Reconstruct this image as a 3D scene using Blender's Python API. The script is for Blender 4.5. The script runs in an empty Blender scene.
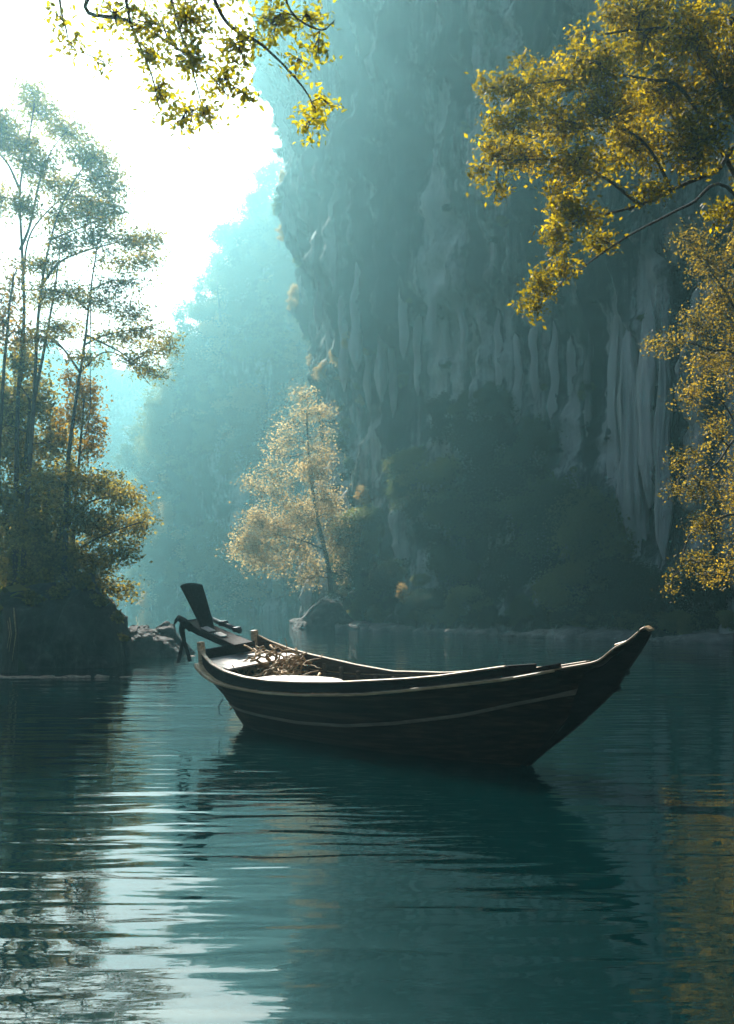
import bpy, math, random
import numpy as np
from mathutils import Vector
from mathutils.bvhtree import BVHTree

random.seed(7)
RNG = np.random.default_rng(11)
R = math.radians
scene = bpy.context.scene
COL = scene.collection

# ------------------------------------------------------------------ camera numbers
F, CX, YH, CAM_H = 1000.0, 367.0, 598.0, 2.3


def at(px, py, Y):
    """world point at distance Y seen at that place of the photograph"""
    return np.array([(px - CX) / F * Y, Y, CAM_H - (py - YH) / F * Y])


# ------------------------------------------------------------------ noise
_perm = np.random.default_rng(3).permutation(256)
_perm = np.concatenate([_perm, _perm, _perm])
_grad = np.random.default_rng(5).normal(size=(256, 3))
_grad /= np.linalg.norm(_grad, axis=1)[:, None]


def perlin(p):
    p = np.asarray(p, float)
    i = np.floor(p).astype(int)
    f = p - i
    i &= 255
    w = f * f * f * (f * (f * 6 - 15) + 10)
    out = 0
    for dx in (0, 1):
        for dy in (0, 1):
            for dz in (0, 1):
                h = _perm[_perm[_perm[(i[..., 0] + dx) & 255] + ((i[..., 1] + dy) & 255)] + ((i[..., 2] + dz) & 255)]
                g = _grad[h]
                d = f - np.array([dx, dy, dz])
                dot = (g * d).sum(-1)
                wx = w[..., 0] if dx else 1 - w[..., 0]
                wy = w[..., 1] if dy else 1 - w[..., 1]
                wz = w[..., 2] if dz else 1 - w[..., 2]
                out = out + dot * wx * wy * wz
    return out * 1.6


def fbm(p, octv=4, gain=.5, lac=2.03):
    a, s, o = 1., 1., 0.
    p = np.asarray(p, float)
    for k in range(octv):
        o = o + a * perlin(p * s + 17.3 * k)
        a *= gain
        s *= lac
    return o


# ------------------------------------------------------------------ mesh helpers
class MB:
    def __init__(self):
        self.v, self.f, self.n = [], [], 0

    def add(self, verts, faces):
        verts = np.asarray(verts, float).reshape(-1, 3)
        self.v.append(verts)
        self.f.extend([tuple(int(i) + self.n for i in f) for f in faces])
        self.n += len(verts)

    def tube(self, pts, r0, r1=None, sides=6, cap=True, radii=None):
        pts = np.asarray(pts, float)
        k = len(pts)
        if radii is None:
            radii = np.linspace(r0, r0 if r1 is None else r1, k)
        tan = np.gradient(pts, axis=0)
        tan /= np.linalg.norm(tan, axis=1)[:, None] + 1e-9
        ref = np.array([0, 0, 1.]) if abs(tan[0][2]) < .9 else np.array([1., 0, 0])
        V = []
        a = np.linspace(0, 2 * math.pi, sides, endpoint=False)
        for i in range(k):
            x = np.cross(tan[i], ref)
            x /= np.linalg.norm(x) + 1e-9
            y = np.cross(x, tan[i])
            ref = -np.cross(x, tan[i]) if False else y
            V.append(pts[i] + radii[i] * (np.cos(a)[:, None] * x + np.sin(a)[:, None] * y))
        Fc = []
        for i in range(k - 1):
            for j in range(sides):
                j2 = (j + 1) % sides
                Fc.append((i * sides + j, i * sides + j2, (i + 1) * sides + j2, (i + 1) * sides + j))
        if cap:
            Fc.append(tuple(range(sides))[::-1])
            Fc.append(tuple((k - 1) * sides + j for j in range(sides)))
        self.add(np.concatenate(V), Fc)

    def grid(self, P, flip=False, close=False):
        """P: array (m, n, 3)"""
        m, n = P.shape[:2]
        Fc = []
        for i in range(m - 1):
            for j in range(n - 1 + (1 if close else 0)):
                j2 = (j + 1) % n
                q = (i * n + j, i * n + j2, (i + 1) * n + j2, (i + 1) * n + j)
                Fc.append(q[::-1] if flip else q)
        self.add(P.reshape(-1, 3), Fc)

    def sweep(self, pts, prof, side, up, capped=True):
        """prof: list of (a, b) offsets along side/up vectors given per point"""
        pts, side, up = map(lambda q: np.asarray(q, float), (pts, side, up))
        if side.ndim == 1:
            side = np.tile(side, (len(pts), 1))
        if up.ndim == 1:
            up = np.tile(up, (len(pts), 1))
        P = np.stack([pts + a * side + b * up for a, b in prof], axis=1)
        self.grid(P, close=True)
        if capped:
            n, m = len(prof), len(pts)
            base = self.n - n * m
            self.f.append(tuple(base + j for j in range(n)))
            self.f.append(tuple(base + (m - 1) * n + j for j in range(n))[::-1])

    def box(self, c, d, rot=None):
        c, d = np.array(c, float), np.array(d, float) / 2
        s = np.array([[-1, -1, -1], [1, -1, -1], [1, 1, -1], [-1, 1, -1], [-1, -1, 1], [1, -1, 1], [1, 1, 1], [-1, 1, 1]]) * d
        if rot is not None:
            s = s @ np.array(rot).T
        self.add(s + c, [(0, 3, 2, 1), (4, 5, 6, 7), (0, 1, 5, 4), (1, 2, 6, 5), (2, 3, 7, 6), (3, 0, 4, 7)])

    def mesh(self, name, mat, smooth=False):
        me = bpy.data.meshes.new(name)
        V = np.concatenate(self.v)
        me.from_pydata(V.tolist(), [], self.f)
        if mat:
            me.materials.append(mat)
        if smooth:
            me.polygons.foreach_set('use_smooth', [True] * len(me.polygons))
        me.update()
        return me

    def build(self, name, mat, parent=None, smooth=False, bevel=0):
        o = bpy.data.objects.new(name, self.mesh(name, mat, smooth))
        COL.objects.link(o)
        if parent:
            o.parent = parent
        if bevel:
            b = o.modifiers.new('bevel', 'BEVEL')
            b.width = bevel
            b.segments = 2
            b.limit_method = 'ANGLE'
        return o


def quads_mesh(name, V, nper, faces, mat):
    """fast mesh from many equal islands: V (n*nper, 3), faces: list of quads in one island"""
    n = len(V) // nper
    fa = np.array(faces)
    idx = (np.arange(n)[:, None, None] * nper + fa[None]).reshape(-1)
    nf = n * len(faces)
    me = bpy.data.meshes.new(name)
    me.vertices.add(len(V))
    me.vertices.foreach_set('co', V.astype(np.float32).reshape(-1))
    me.loops.add(len(idx))
    me.loops.foreach_set('vertex_index', idx.astype(np.int32))
    me.polygons.add(nf)
    me.polygons.foreach_set('loop_start', (np.arange(nf) * 4).astype(np.int32))
    me.polygons.foreach_set('loop_total', np.full(nf, 4, np.int32))
    me.materials.append(mat)
    me.update(calc_edges=True)
    me.validate()
    return me


def leaf_verts(centers, size, wid=.5, flat=.5, droop=.25, fold=False, rng=RNG):
    """leaves as kites (4 verts) or folded pointed blades (6 verts)"""
    n = len(centers)
    ang = rng.uniform(0, 2 * math.pi, n)
    pit = rng.normal(-droop, .5, n)
    d = np.stack([np.cos(ang) * np.cos(pit), np.sin(ang) * np.cos(pit), np.sin(pit)], 1)
    up = np.array([0, 0, 1.]) + rng.normal(0, 1 - flat, (n, 3)) * 1.6
    s = np.cross(d, up)
    s /= np.linalg.norm(s, axis=1)[:, None] + 1e-9
    nn = np.cross(s, d)
    L = (size * rng.uniform(.6, 1.25, n))[:, None]
    w = L * wid * rng.uniform(.75, 1.15, n)[:, None] * .5
    b = centers
    if fold:
        V = np.stack([b, b + d * L * .32 + s * w + nn * w * .35, b + d * L * .68 + s * w * .78 + nn * w * .2 - nn * L * .05,
                      b + d * L - nn * L * .16,
                      b + d * L * .68 - s * w * .78 + nn * w * .2 - nn * L * .05, b + d * L * .32 - s * w + nn * w * .35], 1)
        return V.reshape(-1, 3), 6, [(0, 1, 2, 3), (0, 3, 4, 5)]
    V = np.stack([b, b + d * L * .45 + s * w, b + d * L - nn * L * .08, b + d * L * .45 - s * w], 1)
    return V.reshape(-1, 3), 4, [(0, 1, 2, 3)]


def tag(o, label=None, cat=None, group=None, kind=None):
    if label:
        o['label'] = label
    if cat:
        o['category'] = cat
    if group:
        o['group'] = group
    if kind:
        o['kind'] = kind
    return o


def empty(name, loc=(0, 0, 0), rot=(0, 0, 0)):
    o = bpy.data.objects.new(name, None)
    o.empty_display_size = .3
    COL.objects.link(o)
    o.location = loc
    o.rotation_euler = rot
    return o


# ------------------------------------------------------------------ materials
def new_mat(name):
    m = bpy.data.materials.new(name)
    m.use_nodes = True
    nt = m.node_tree
    nt.nodes.clear()
    return m, nt, nt.nodes, nt.links


def ramp(nodes, stops):
    r = nodes.new('ShaderNodeValToRGB')
    el = r.color_ramp.elements
    while len(el) > 1:
        el.remove(el[-1])
    el[0].position, el[0].color = stops[0][0], (*stops[0][1], 1)
    for p, c in stops[1:]:
        e = el.new(p)
        e.color = (*c, 1)
    return r


def noise_tex(nodes, links, coord, scale, detail=4, rough=.55, vec=(1, 1, 1), dist=0):
    mp = nodes.new('ShaderNodeMapping')
    mp.inputs['Scale'].default_value = vec
    links.new(coord, mp.inputs['Vector'])
    n = nodes.new('ShaderNodeTexNoise')
    n.inputs['Scale'].default_value = scale
    n.inputs['Detail'].default_value = detail
    n.inputs['Roughness'].default_value = rough
    n.inputs['Distortion'].default_value = dist
    links.new(mp.outputs[0], n.inputs['Vector'])
    return n


def leaf_mat(name, c_dark, c_mid, c_light, trans=.5, tint=(1.3, 1.1, .5), clump=.6, vary=.55):
    m, nt, N, L = new_mat(name)
    geo = N.new('ShaderNodeNewGeometry')
    tc = N.new('ShaderNodeTexCoord')
    nz = noise_tex(N, L, tc.outputs['Object'], clump, 2)
    add = N.new('ShaderNodeMath')
    add.operation = 'MULTIPLY_ADD'
    L.new(geo.outputs['Random Per Island'], add.inputs[0])
    add.inputs[1].default_value = vary
    mul = N.new('ShaderNodeMath')
    mul.operation = 'MULTIPLY_ADD'
    L.new(nz.outputs['Fac'], mul.inputs[0])
    mul.inputs[1].default_value = 1.3
    mul.inputs[2].default_value = -.15 - vary * .5
    L.new(mul.outputs[0], add.inputs[2])
    r = ramp(N, [(.1, c_dark), (.5, c_mid), (.9, c_light)])
    L.new(add.outputs[0], r.inputs['Fac'])
    p = N.new('ShaderNodeBsdfPrincipled')
    p.inputs['Roughness'].default_value = .6
    p.inputs['Specular IOR Level'].default_value = .15
    L.new(r.outputs['Color'], p.inputs['Base Color'])
    t = N.new('ShaderNodeBsdfTranslucent')
    mx = N.new('ShaderNodeMix')
    mx.data_type = 'RGBA'
    mx.blend_type = 'MULTIPLY'
    mx.inputs[0].default_value = 1
    L.new(r.outputs['Color'], mx.inputs[6])
    mx.inputs[7].default_value = (*tint, 1)
    L.new(mx.outputs[2], t.inputs['Color'])
    mix = N.new('ShaderNodeMixShader')
    mix.inputs[0].default_value = trans
    L.new(p.outputs[0], mix.inputs[1])
    L.new(t.outputs[0], mix.inputs[2])
    out = N.new('ShaderNodeOutputMaterial')
    L.new(mix.outputs[0], out.inputs['Surface'])
    return m


def simple_mat(name, stops, scale=3, vec=(1, 1, 1), rough=.6, bump=.02, bscale=None, detail=6, spec=.4, dist=0):
    m, nt, N, L = new_mat(name)
    tc = N.new('ShaderNodeTexCoord')
    nz = noise_tex(N, L, tc.outputs['Object'], scale, detail, .6, vec, dist)
    r = ramp(N, stops)
    L.new(nz.outputs['Fac'], r.inputs['Fac'])
    p = N.new('ShaderNodeBsdfPrincipled')
    p.inputs['Roughness'].default_value = rough
    p.inputs['Specular IOR Level'].default_value = spec
    L.new(r.outputs['Color'], p.inputs['Base Color'])
    if bump:
        n2 = noise_tex(N, L, tc.outputs['Object'], bscale or scale * 3, 6, .65, vec)
        b = N.new('ShaderNodeBump')
        b.inputs['Strength'].default_value = .8
        b.inputs['Distance'].default_value = bump
        L.new(n2.outputs['Fac'], b.inputs['Height'])
        L.new(b.outputs[0], p.inputs['Normal'])
    out = N.new('ShaderNodeOutputMaterial')
    L.new(p.outputs[0], out.inputs['Surface'])
    return m


def cliff_mat(name, green=.5, pale=.0):
    """limestone: dark stained rock, pale vertical drip streaks, mossy patches"""
    m, nt, N, L = new_mat(name)
    tc = N.new('ShaderNodeTexCoord')
    ob = tc.outputs['Object']
    st = noise_tex(N, L, ob, .55, 7, .62, (1, 1, .04), .12)
    big = noise_tex(N, L, ob, .07, 4, .5, (1, 1, .55))
    mo = N.new('ShaderNodeMath')
    mo.operation = 'MULTIPLY_ADD'
    L.new(big.outputs['Fac'], mo.inputs[0])
    mo.inputs[1].default_value = .7
    mo.inputs[2].default_value = -.35 + pale
    ad = N.new('ShaderNodeMath')
    ad.operation = 'ADD'
    L.new(st.outputs['Fac'], ad.inputs[0])
    L.new(mo.outputs[0], ad.inputs[1])
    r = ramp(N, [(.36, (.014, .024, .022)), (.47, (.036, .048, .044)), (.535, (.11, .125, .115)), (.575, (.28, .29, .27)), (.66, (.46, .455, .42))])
    L.new(ad.outputs[0], r.inputs['Fac'])
    gn = noise_tex(N, L, ob, .22, 8, .7, (1, 1, .8))
    gr = ramp(N, [(.5, (0, 0, 0)), (.62, (1, 1, 1))])
    L.new(gn.outputs['Fac'], gr.inputs['Fac'])
    gm = N.new('ShaderNodeMath')
    gm.operation = 'MULTIPLY'
    gm.inputs[1].default_value = green
    L.new(gr.outputs['Color'], gm.inputs[0])
    mx = N.new('ShaderNodeMix')
    mx.data_type = 'RGBA'
    L.new(gm.outputs[0], mx.inputs[0])
    L.new(r.outputs['Color'], mx.inputs[6])
    mx.inputs[7].default_value = (.03, .05, .018, 1)
    p = N.new('ShaderNodeBsdfPrincipled')
    p.inputs['Roughness'].default_value = .85
    p.inputs['Specular IOR Level'].default_value = .2
    L.new(mx.outputs[2], p.inputs['Base Color'])
    fb = noise_tex(N, L, ob, 1.6, 8, .65, (1, 1, .35))
    b = N.new('ShaderNodeBump')
    b.inputs['Strength'].default_value = 1
    b.inputs['Distance'].default_value = .55
    L.new(fb.outputs['Fac'], b.inputs['Height'])
    L.new(b.outputs[0], p.inputs['Normal'])
    out = N.new('ShaderNodeOutputMaterial')
    L.new(p.outputs[0], out.inputs['Surface'])
    return m


def water_mat():
    m, nt, N, L = new_mat('lake_water')
    geo = N.new('ShaderNodeNewGeometry')
    pos = geo.outputs['Position']
    p = N.new('ShaderNodeBsdfPrincipled')
    p.inputs['Base Color'].default_value = (.0004, .011, .0115, 1)
    p.inputs['Roughness'].default_value = .008
    p.inputs['IOR'].default_value = 1.8
    p.subsurface_method = 'BURLEY'
    p.inputs['Subsurface Weight'].default_value = 1
    p.inputs['Subsurface Radius'].default_value = (.4, 1.6, 1.7)
    p.inputs['Subsurface Scale'].default_value = 1.2
    n1 = noise_tex(N, L, pos, 1.0, 1, .5, (.75, 3.6, 1), .5)
    n2 = noise_tex(N, L, pos, 1.0, 3, .55, (2.2, 7.5, 1), .2)
    n3 = noise_tex(N, L, pos, 1.0, 1, .5, (.3, 1.1, 1), .3)
    calm = noise_tex(N, L, pos, 1.0, 2, .5, (.09, .16, 1))
    cr = ramp(N, [(.35, (.55, .55, .55)), (.65, (1, 1, 1))])
    L.new(calm.outputs['Fac'], cr.inputs['Fac'])
    a = N.new('ShaderNodeMath')
    a.operation = 'MULTIPLY_ADD'
    L.new(n2.outputs['Fac'], a.inputs[0])
    a.inputs[1].default_value = .1
    L.new(n1.outputs['Fac'], a.inputs[2])
    c = N.new('ShaderNodeMath')
    c.operation = 'MULTIPLY'
    L.new(a.outputs[0], c.inputs[0])
    L.new(cr.outputs['Color'], c.inputs[1])
    d = N.new('ShaderNodeMath')
    d.operation = 'MULTIPLY_ADD'
    L.new(n3.outputs['Fac'], d.inputs[0])
    d.inputs[1].default_value = 1.6
    L.new(c.outputs[0], d.inputs[2])
    b = N.new('ShaderNodeBump')
    b.inputs['Strength'].default_value = 1
    b.inputs['Distance'].default_value = WAVE
    L.new(d.outputs[0], b.inputs['Height'])
    L.new(b.outputs[0], p.inputs['Normal'])
    out = N.new('ShaderNodeOutputMaterial')
    L.new(p.outputs[0], out.inputs['Surface'])
    return m


WAVE = .02
M = {
    'water': water_mat(),
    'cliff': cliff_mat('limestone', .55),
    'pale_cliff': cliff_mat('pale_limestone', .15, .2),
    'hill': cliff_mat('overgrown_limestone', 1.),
    'boulder': simple_mat('boulder_rock', [(.3, (.014, .015, .013)), (.5, (.04, .039, .034)), (.62, (.075, .07, .06)), (.75, (.15, .14, .12))], 2.2, bump=.16, rough=.8),
    'shore_rock': simple_mat('shore_rock', [(.3, (.05, .05, .045)), (.55, (.13, .125, .11)), (.75, (.26, .24, .21))], 1.6, bump=.1, rough=.85),
    'bank': simple_mat('bank_earth', [(.3, (.018, .026, .01)), (.6, (.035, .04, .018)), (.8, (.06, .055, .03))], 1.2, bump=.06, rough=.9),
    'shore': simple_mat('shore_silt', [(.3, (.06, .045, .03)), (.5, (.2, .14, .1)), (.7, (.42, .31, .24))], 6, (1, 3, 1), bump=.03, rough=.8),
    'hull': simple_mat('dark_hull_wood', [(.3, (.009, .005, .0035)), (.47, (.022, .011, .0065)), (.6, (.05, .025, .014)), (.78, (.1, .052, .028))], 4, (.05, 2.2, 4.5), bump=.006, bscale=9, rough=.75, dist=.15, spec=.15),
    'dark': simple_mat('black_stained_wood', [(.3, (.008, .007, .006)), (.7, (.03, .022, .018))], 5, (.4, 3, 3), bump=.003, rough=.75, spec=.15),
    'rail': simple_mat('worn_rail_wood', [(.3, (.2, .12, .06)), (.55, (.48, .32, .17)), (.75, (.66, .48, .28))], 6, (.3, 4, 4), bump=.002, rough=.5),
    'stripe': simple_mat('faded_stripe_wood', [(.3, (.08, .055, .035)), (.6, (.16, .115, .075)), (.8, (.24, .18, .12))], 6, (.3, 4, 4), bump=.002, rough=.55),
    'deck': simple_mat('bleached_deck_wood', [(.3, (.36, .3, .24)), (.55, (.58, .51, .43)), (.8, (.7, .64, .56))], 5, (.5, 5, 5), bump=.003, rough=.6),
    'inner': simple_mat('inner_hull_wood', [(.3, (.025, .016, .01)), (.6, (.07, .045, .028)), (.8, (.13, .085, .05))], 5, (.4, 3, 5), bump=.004, rough=.6),
    'twig': simple_mat('dry_root', [(.3, (.17, .1, .04)), (.6, (.42, .27, .12)), (.8, (.6, .43, .22))], 9, bump=.004, rough=.7),
    'metal': simple_mat('black_metal', [(.3, (.012, .012, .013)), (.7, (.05, .048, .045))], 7, bump=.002, rough=.35, spec=.6),
    'cloth': simple_mat('dark_cloth', [(.3, (.01, .009, .009)), (.7, (.04, .03, .03))], 9, bump=.004, rough=.8),
    'bark': simple_mat('bark', [(.3, (.02, .016, .012)), (.55, (.055, .043, .032)), (.8, (.11, .09, .07))], 4, (3, 3, .6), bump=.02, rough=.85),
    'grey_bark': simple_mat('grey_bark', [(.3, (.035, .033, .028)), (.6, (.08, .075, .065)), (.8, (.15, .14, .12))], 4, (3, 3, .6), bump=.02, rough=.85),
    'leaf_gold': leaf_mat('golden_leaves', (.06, .055, .006), (.16, .135, .007), (.4, .32, .018), .6, (2.0, 1.75, .4), 1.1),
    'leaf_ochre': leaf_mat('ochre_leaves', (.035, .036, .01), (.15, .125, .03), (.36, .28, .07), .58, (1.9, 1.6, .6), .9),
    'leaf_near': leaf_mat('olive_leaves', (.1, .11, .015), (.26, .25, .025), (.42, .36, .035), .68, (1.9, 1.75, .5), 1.5),
    'leaf_tall': leaf_mat('feathery_leaves', (.04, .05, .012), (.14, .13, .025), (.34, .25, .035), .65, (1.8, 1.6, .4), .45),
    'leaf_bush': leaf_mat('bush_leaves', (.035, .042, .012), (.17, .155, .05), (.4, .33, .1), .62, (1.75, 1.55, .7), .8),
    'leaf_yellow': leaf_mat('yellow_leaves', (.09, .07, .01), (.2, .14, .012), (.32, .22, .02), .5, (1.9, 1.5, .4), .8),
    'leaf_pale': leaf_mat('pale_gold_leaves', (.2, .16, .08), (.38, .31, .18), (.52, .44, .28), .5, (1.7, 1.5, 1.), .35),
    'leaf_far': leaf_mat('forest_leaves', (.03, .055, .025), (.07, .1, .045), (.12, .14, .06), .4, (1.5, 1.4, .7), .25, vary=.15),
    'leaf_far_sunlit': leaf_mat('sunlit_forest_leaves', (.22, .18, .09), (.4, .32, .17), (.55, .45, .26), .45, (1.7, 1.4, .8), .25, vary=.15),  # sunlight on the crowns is put into this pale leaf colour
    'leaf_olive': leaf_mat('olive_undergrowth_leaves', (.09, .11, .045), (.17, .18, .08), (.26, .25, .13), .4, (1.4, 1.4, .7), .4, vary=.15),
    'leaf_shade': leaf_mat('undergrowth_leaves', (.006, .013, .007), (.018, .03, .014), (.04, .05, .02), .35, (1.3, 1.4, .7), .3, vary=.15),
}

# ------------------------------------------------------------------ camera, light, air
cam = bpy.data.cameras.new('camera')
cam_o = bpy.data.objects.new('camera', cam)
COL.objects.link(cam_o)
cam_o.location = (0, 0, CAM_H)
cam_o.rotation_euler = (R(90), 0, 0)
cam.lens = F / 1024 * 36
cam.sensor_width = 36
cam.sensor_fit = 'AUTO'
cam.shift_y = (YH - 512) / 1024
cam.clip_start = .1
cam.clip_end = 2000
scene.camera = cam_o

SUN_AZ, SUN_EL = -19.0, 40.0        # degrees, azimuth from +Y towards +X
sd = np.array([math.sin(R(SUN_AZ)) * math.cos(R(SUN_EL)), math.cos(R(SUN_AZ)) * math.cos(R(SUN_EL)), math.sin(R(SUN_EL))])
sun = bpy.data.lights.new('sun', 'SUN')
sun.energy = 5.0
sun.angle = R(.5)
sun.color = (1, .95, .87)
sun_o = bpy.data.objects.new('sun', sun)
COL.objects.link(sun_o)
sun_o.location = (-20, 60, 80)
sun_o.rotation_euler = Vector((-sd[0], -sd[1], -sd[2])).to_track_quat('-Z', 'Y').to_euler()

world = bpy.data.worlds.new('World')
scene.world = world
world.use_nodes = True
wn, wl = world.node_tree.nodes, world.node_tree.links
wn.clear()
sky = wn.new('ShaderNodeTexSky')
sky.sky_type = 'NISHITA'
sky.sun_disc = False
sky.sun_elevation = R(SUN_EL)
sky.sun_rotation = R(SUN_AZ)
sky.air_density = 1.0
sky.dust_density = 3.0
sky.ozone_density = 1.5
bg = wn.new('ShaderNodeBackground')
bg.inputs['Strength'].default_value = .055
wo = wn.new('ShaderNodeOutputWorld')
wl.new(sky.outputs[0], bg.inputs[0])
wl.new(bg.outputs[0], wo.inputs[0])

hm, nt, N, L = new_mat('haze_air')
pv = N.new('ShaderNodeVolumePrincipled')
pv.inputs['Color'].default_value = (.38, .85, .93, 1)
pv.inputs['Density'].default_value = .0012
pv.inputs['Anisotropy'].default_value = .76
out = N.new('ShaderNodeOutputMaterial')
L.new(pv.outputs[0], out.inputs['Volume'])
b = MB()
b.box((0, 130, 45.5), (640, 640, 95))
tag(b.build('haze', hm), 'pale blue mist filling the gorge between the cliffs', 'haze', kind='stuff')

# ------------------------------------------------------------------ water
b = MB()
b.add([(-310, -180, 0), (310, -180, 0), (310, 440, 0), (-310, 440, 0)], [(0, 1, 2, 3)])
tag(b.build('water', M['water']), 'calm teal green water with fine ripples', 'water', kind='structure')


# ------------------------------------------------------------------ cliffs and hills
def smooth_line(pts, n):
    pts = np.array(pts, float)
    k = len(pts)
    P = np.vstack([2 * pts[0] - pts[1], pts, 2 * pts[-1] - pts[-2]])
    o = []
    for i in range(1, k):
        p0, p1, p2, p3 = P[i - 1], P[i], P[i + 1], P[i + 2]
        for t in np.linspace(0, 1, 24, endpoint=False):
            o.append(.5 * (2 * p1 + (p2 - p0) * t + (2 * p0 - 5 * p1 + 4 * p2 - p3) * t * t + (3 * p1 - p0 - 3 * p2 + p3) * t ** 3))
    o.append(pts[-1])
    o = np.array(o)
    d = np.r_[0, np.cumsum(np.linalg.norm(np.diff(o, axis=0), axis=1))]
    t = np.linspace(0, d[-1], n)
    return np.stack([np.interp(t, d, o[:, j]) for j in range(o.shape[1])], 1), t


def rock_wall(plan, top, nt_, nz, big, flute, fine, lean, zmin=-1.5):
    """a wall over a plan line; top: heights per plan point (third coordinate); lean(zz, z): outward metres"""
    pl, t = smooth_line([(*p, h) for p, h in zip(plan, top)], nt_)
    tan = np.gradient(pl[:, :2], axis=0)
    tan /= np.linalg.norm(tan, axis=1)[:, None]
    nrm = np.stack([tan[:, 1], -tan[:, 0]], 1)
    zz = np.linspace(0, 1, nz)
    T, ZZ = np.meshgrid(t, zz, indexing='ij')
    Hh = pl[:, 2][:, None]
    Z = zmin + ZZ * (Hh - zmin)
    n1 = fbm(np.stack([T / 14, Z / 17, np.full_like(T, 3.1)], -1), 4)
    n2 = perlin(np.stack([T / 2.6 + n1 * .35, Z / 60, np.full_like(T, 7.7)], -1))
    n3 = perlin(np.stack([T / 1.1 + n1 * .5, Z / 30, np.full_like(T, 1.7)], -1))
    n4 = fbm(np.stack([T / 1.8, Z / 1.8, np.full_like(T, 9.2)], -1), 4)
    n5 = np.round(fbm(np.stack([T / 2.4, Z / 5.5, np.full_like(T, 21.2)], -1), 3) * 4) / 4
    n6 = np.round(fbm(np.stack([T / 1.2, Z / 2.0, np.full_like(T, 31.2)], -1), 2) * 3) / 3
    fl = (1 - np.abs(n2) * 2.2) * .7 + (1 - np.abs(n3) * 2) * .3
    amp = np.clip((n1 + .6), .15, 1.2)
    disp = big * n1 + flute * fl * amp + fine * n4 + fine * 1.5 * n5 + fine * .55 * n6 + lean(ZZ, Z, T)
    P = np.stack([pl[:, 0][:, None] + nrm[:, 0][:, None] * disp, pl[:, 1][:, None] + nrm[:, 1][:, None] * disp, Z], -1)
    return P


def sstep(a, b_, x):
    x = np.clip((x - a) / (b_ - a), 0, 1)
    return x * x * (3 - 2 * x)


cliff_plan = [(30, 150), (14, 132), (3, 127), (-3.2, 118), (-4.7, 109), (-3.6, 97), (-1.2, 85), (2.8, 73.5), (8.5, 66), (14, 60), (17.5, 53), (20.5, 46), (27, 40), (42, 34), (70, 28)]
cliff_top = [84, 86, 88, 88, 88, 86, 86, 86, 85, 84, 82, 80, 78, 76, 76]
P = rock_wall(cliff_plan, cliff_top, 760, 380, 2.0, 1.25, .42,
              lambda zz, z, t: 1.2 * sstep(14, 50, z) + 2.4 * sstep(0, 2.2, z - 55 + 2.5 * perlin(np.stack([t / 1.3, z * 0, z * 0 + 4], -1))) - 1.2 * sstep(8, 16, z) + 1.3 * (1 - sstep(-1, 5, z))
              + 1.9 * sstep(0, 1.6, z - 22 - 5 * perlin(np.stack([t / 9, z * 0, z * 0 + 8], -1)) + 3.2 * perlin(np.stack([t / 1.1, z * 0, z * 0 + 2], -1)))
              + 1.5 * sstep(0, 1.4, z - 36 - 5 * perlin(np.stack([t / 8, z * 0, z * 0 + 5], -1)) + 3 * perlin(np.stack([t / 1.3, z * 0, z * 0 + 6], -1))) * (t > 20))
b = MB()
b.grid(P)
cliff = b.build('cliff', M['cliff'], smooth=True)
tag(cliff, 'towering grey limestone cliff with pale vertical drip streaks above the water', 'cliff', kind='structure')
cliff_bvh = BVHTree.FromPolygons([tuple(v) for v in b.v[0]], b.f)

# hanging flowstone columns on the right part of the cliff
def flowstone(px, y0, y1, Y, w, seed):
    n, k = 60, 40
    r_ = np.random.default_rng(seed)
    top, bot = at(px, y0, Y), at(px, y1, Y)
    zz = np.linspace(0, 1, n)
    wr = w * np.interp(zz, [0, .1, .35, .6, .78, .9, 1], [.05, .5, .9, .75, 1., .7, .1]) * Y / F
    a = np.linspace(0, 2 * math.pi, k, endpoint=False)
    A, ZZ = np.meshgrid(a, zz)
    rr = wr[:, None] * (1 + .5 * perlin(np.stack([np.cos(A) * 2.2 + seed, np.sin(A) * 2.2, ZZ * 1.6], -1)) + .3 * perlin(np.stack([np.cos(A) * 5 + seed, np.sin(A) * 5, ZZ * 3], -1)))
    c = top[None] + (bot - top)[None] * zz[:, None]
    c[:, 0] += .3 * perlin(np.stack([zz * 3, zz * 0 + seed, zz * 0], -1))
    Q = np.stack([c[:, 0][:, None] + np.cos(A) * rr, c[:, 1][:, None] + np.sin(A) * rr, np.repeat(c[:, 2][:, None], k, 1)], -1)
    m = MB()
    m.grid(Q, close=True)
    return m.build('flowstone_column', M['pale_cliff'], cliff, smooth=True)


def cliff_depth(px, py, bvh=None):
    d = Vector(((px - CX) / F, 1, -(py - YH) / F))
    h = (bvh or cliff_bvh).ray_cast(Vector((0, 0, CAM_H)), d.normalized())
    return h[0]


for i, (px, y0, y1, w) in enumerate([(617, 300, 512, 9), (632, 318, 545, 13), (650, 300, 508, 12), (664, 330, 560, 8), (642, 470, 600, 9), (624, 455, 530, 8),
        (344, 285, 392, 5), (356, 262, 372, 6), (368, 300, 410, 4), (381, 280, 402, 6), (393, 300, 418, 4), (404, 262, 360, 5), (418, 290, 396, 4), (432, 255, 345, 5), (447, 280, 372, 4), (462, 262, 350, 4),
        (498, 310, 392, 4), (517, 325, 425, 5), (534, 300, 398, 4), (553, 320, 432, 5), (572, 298, 410, 5), (588, 330, 440, 4), (330, 300, 380, 4), (318, 250, 330, 4)]):
    h = cliff_depth(px, (y0 + y1) / 2)
    flowstone(px, y0, y1, (h.y if h else 52) - .1, w, i + 2)

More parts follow.
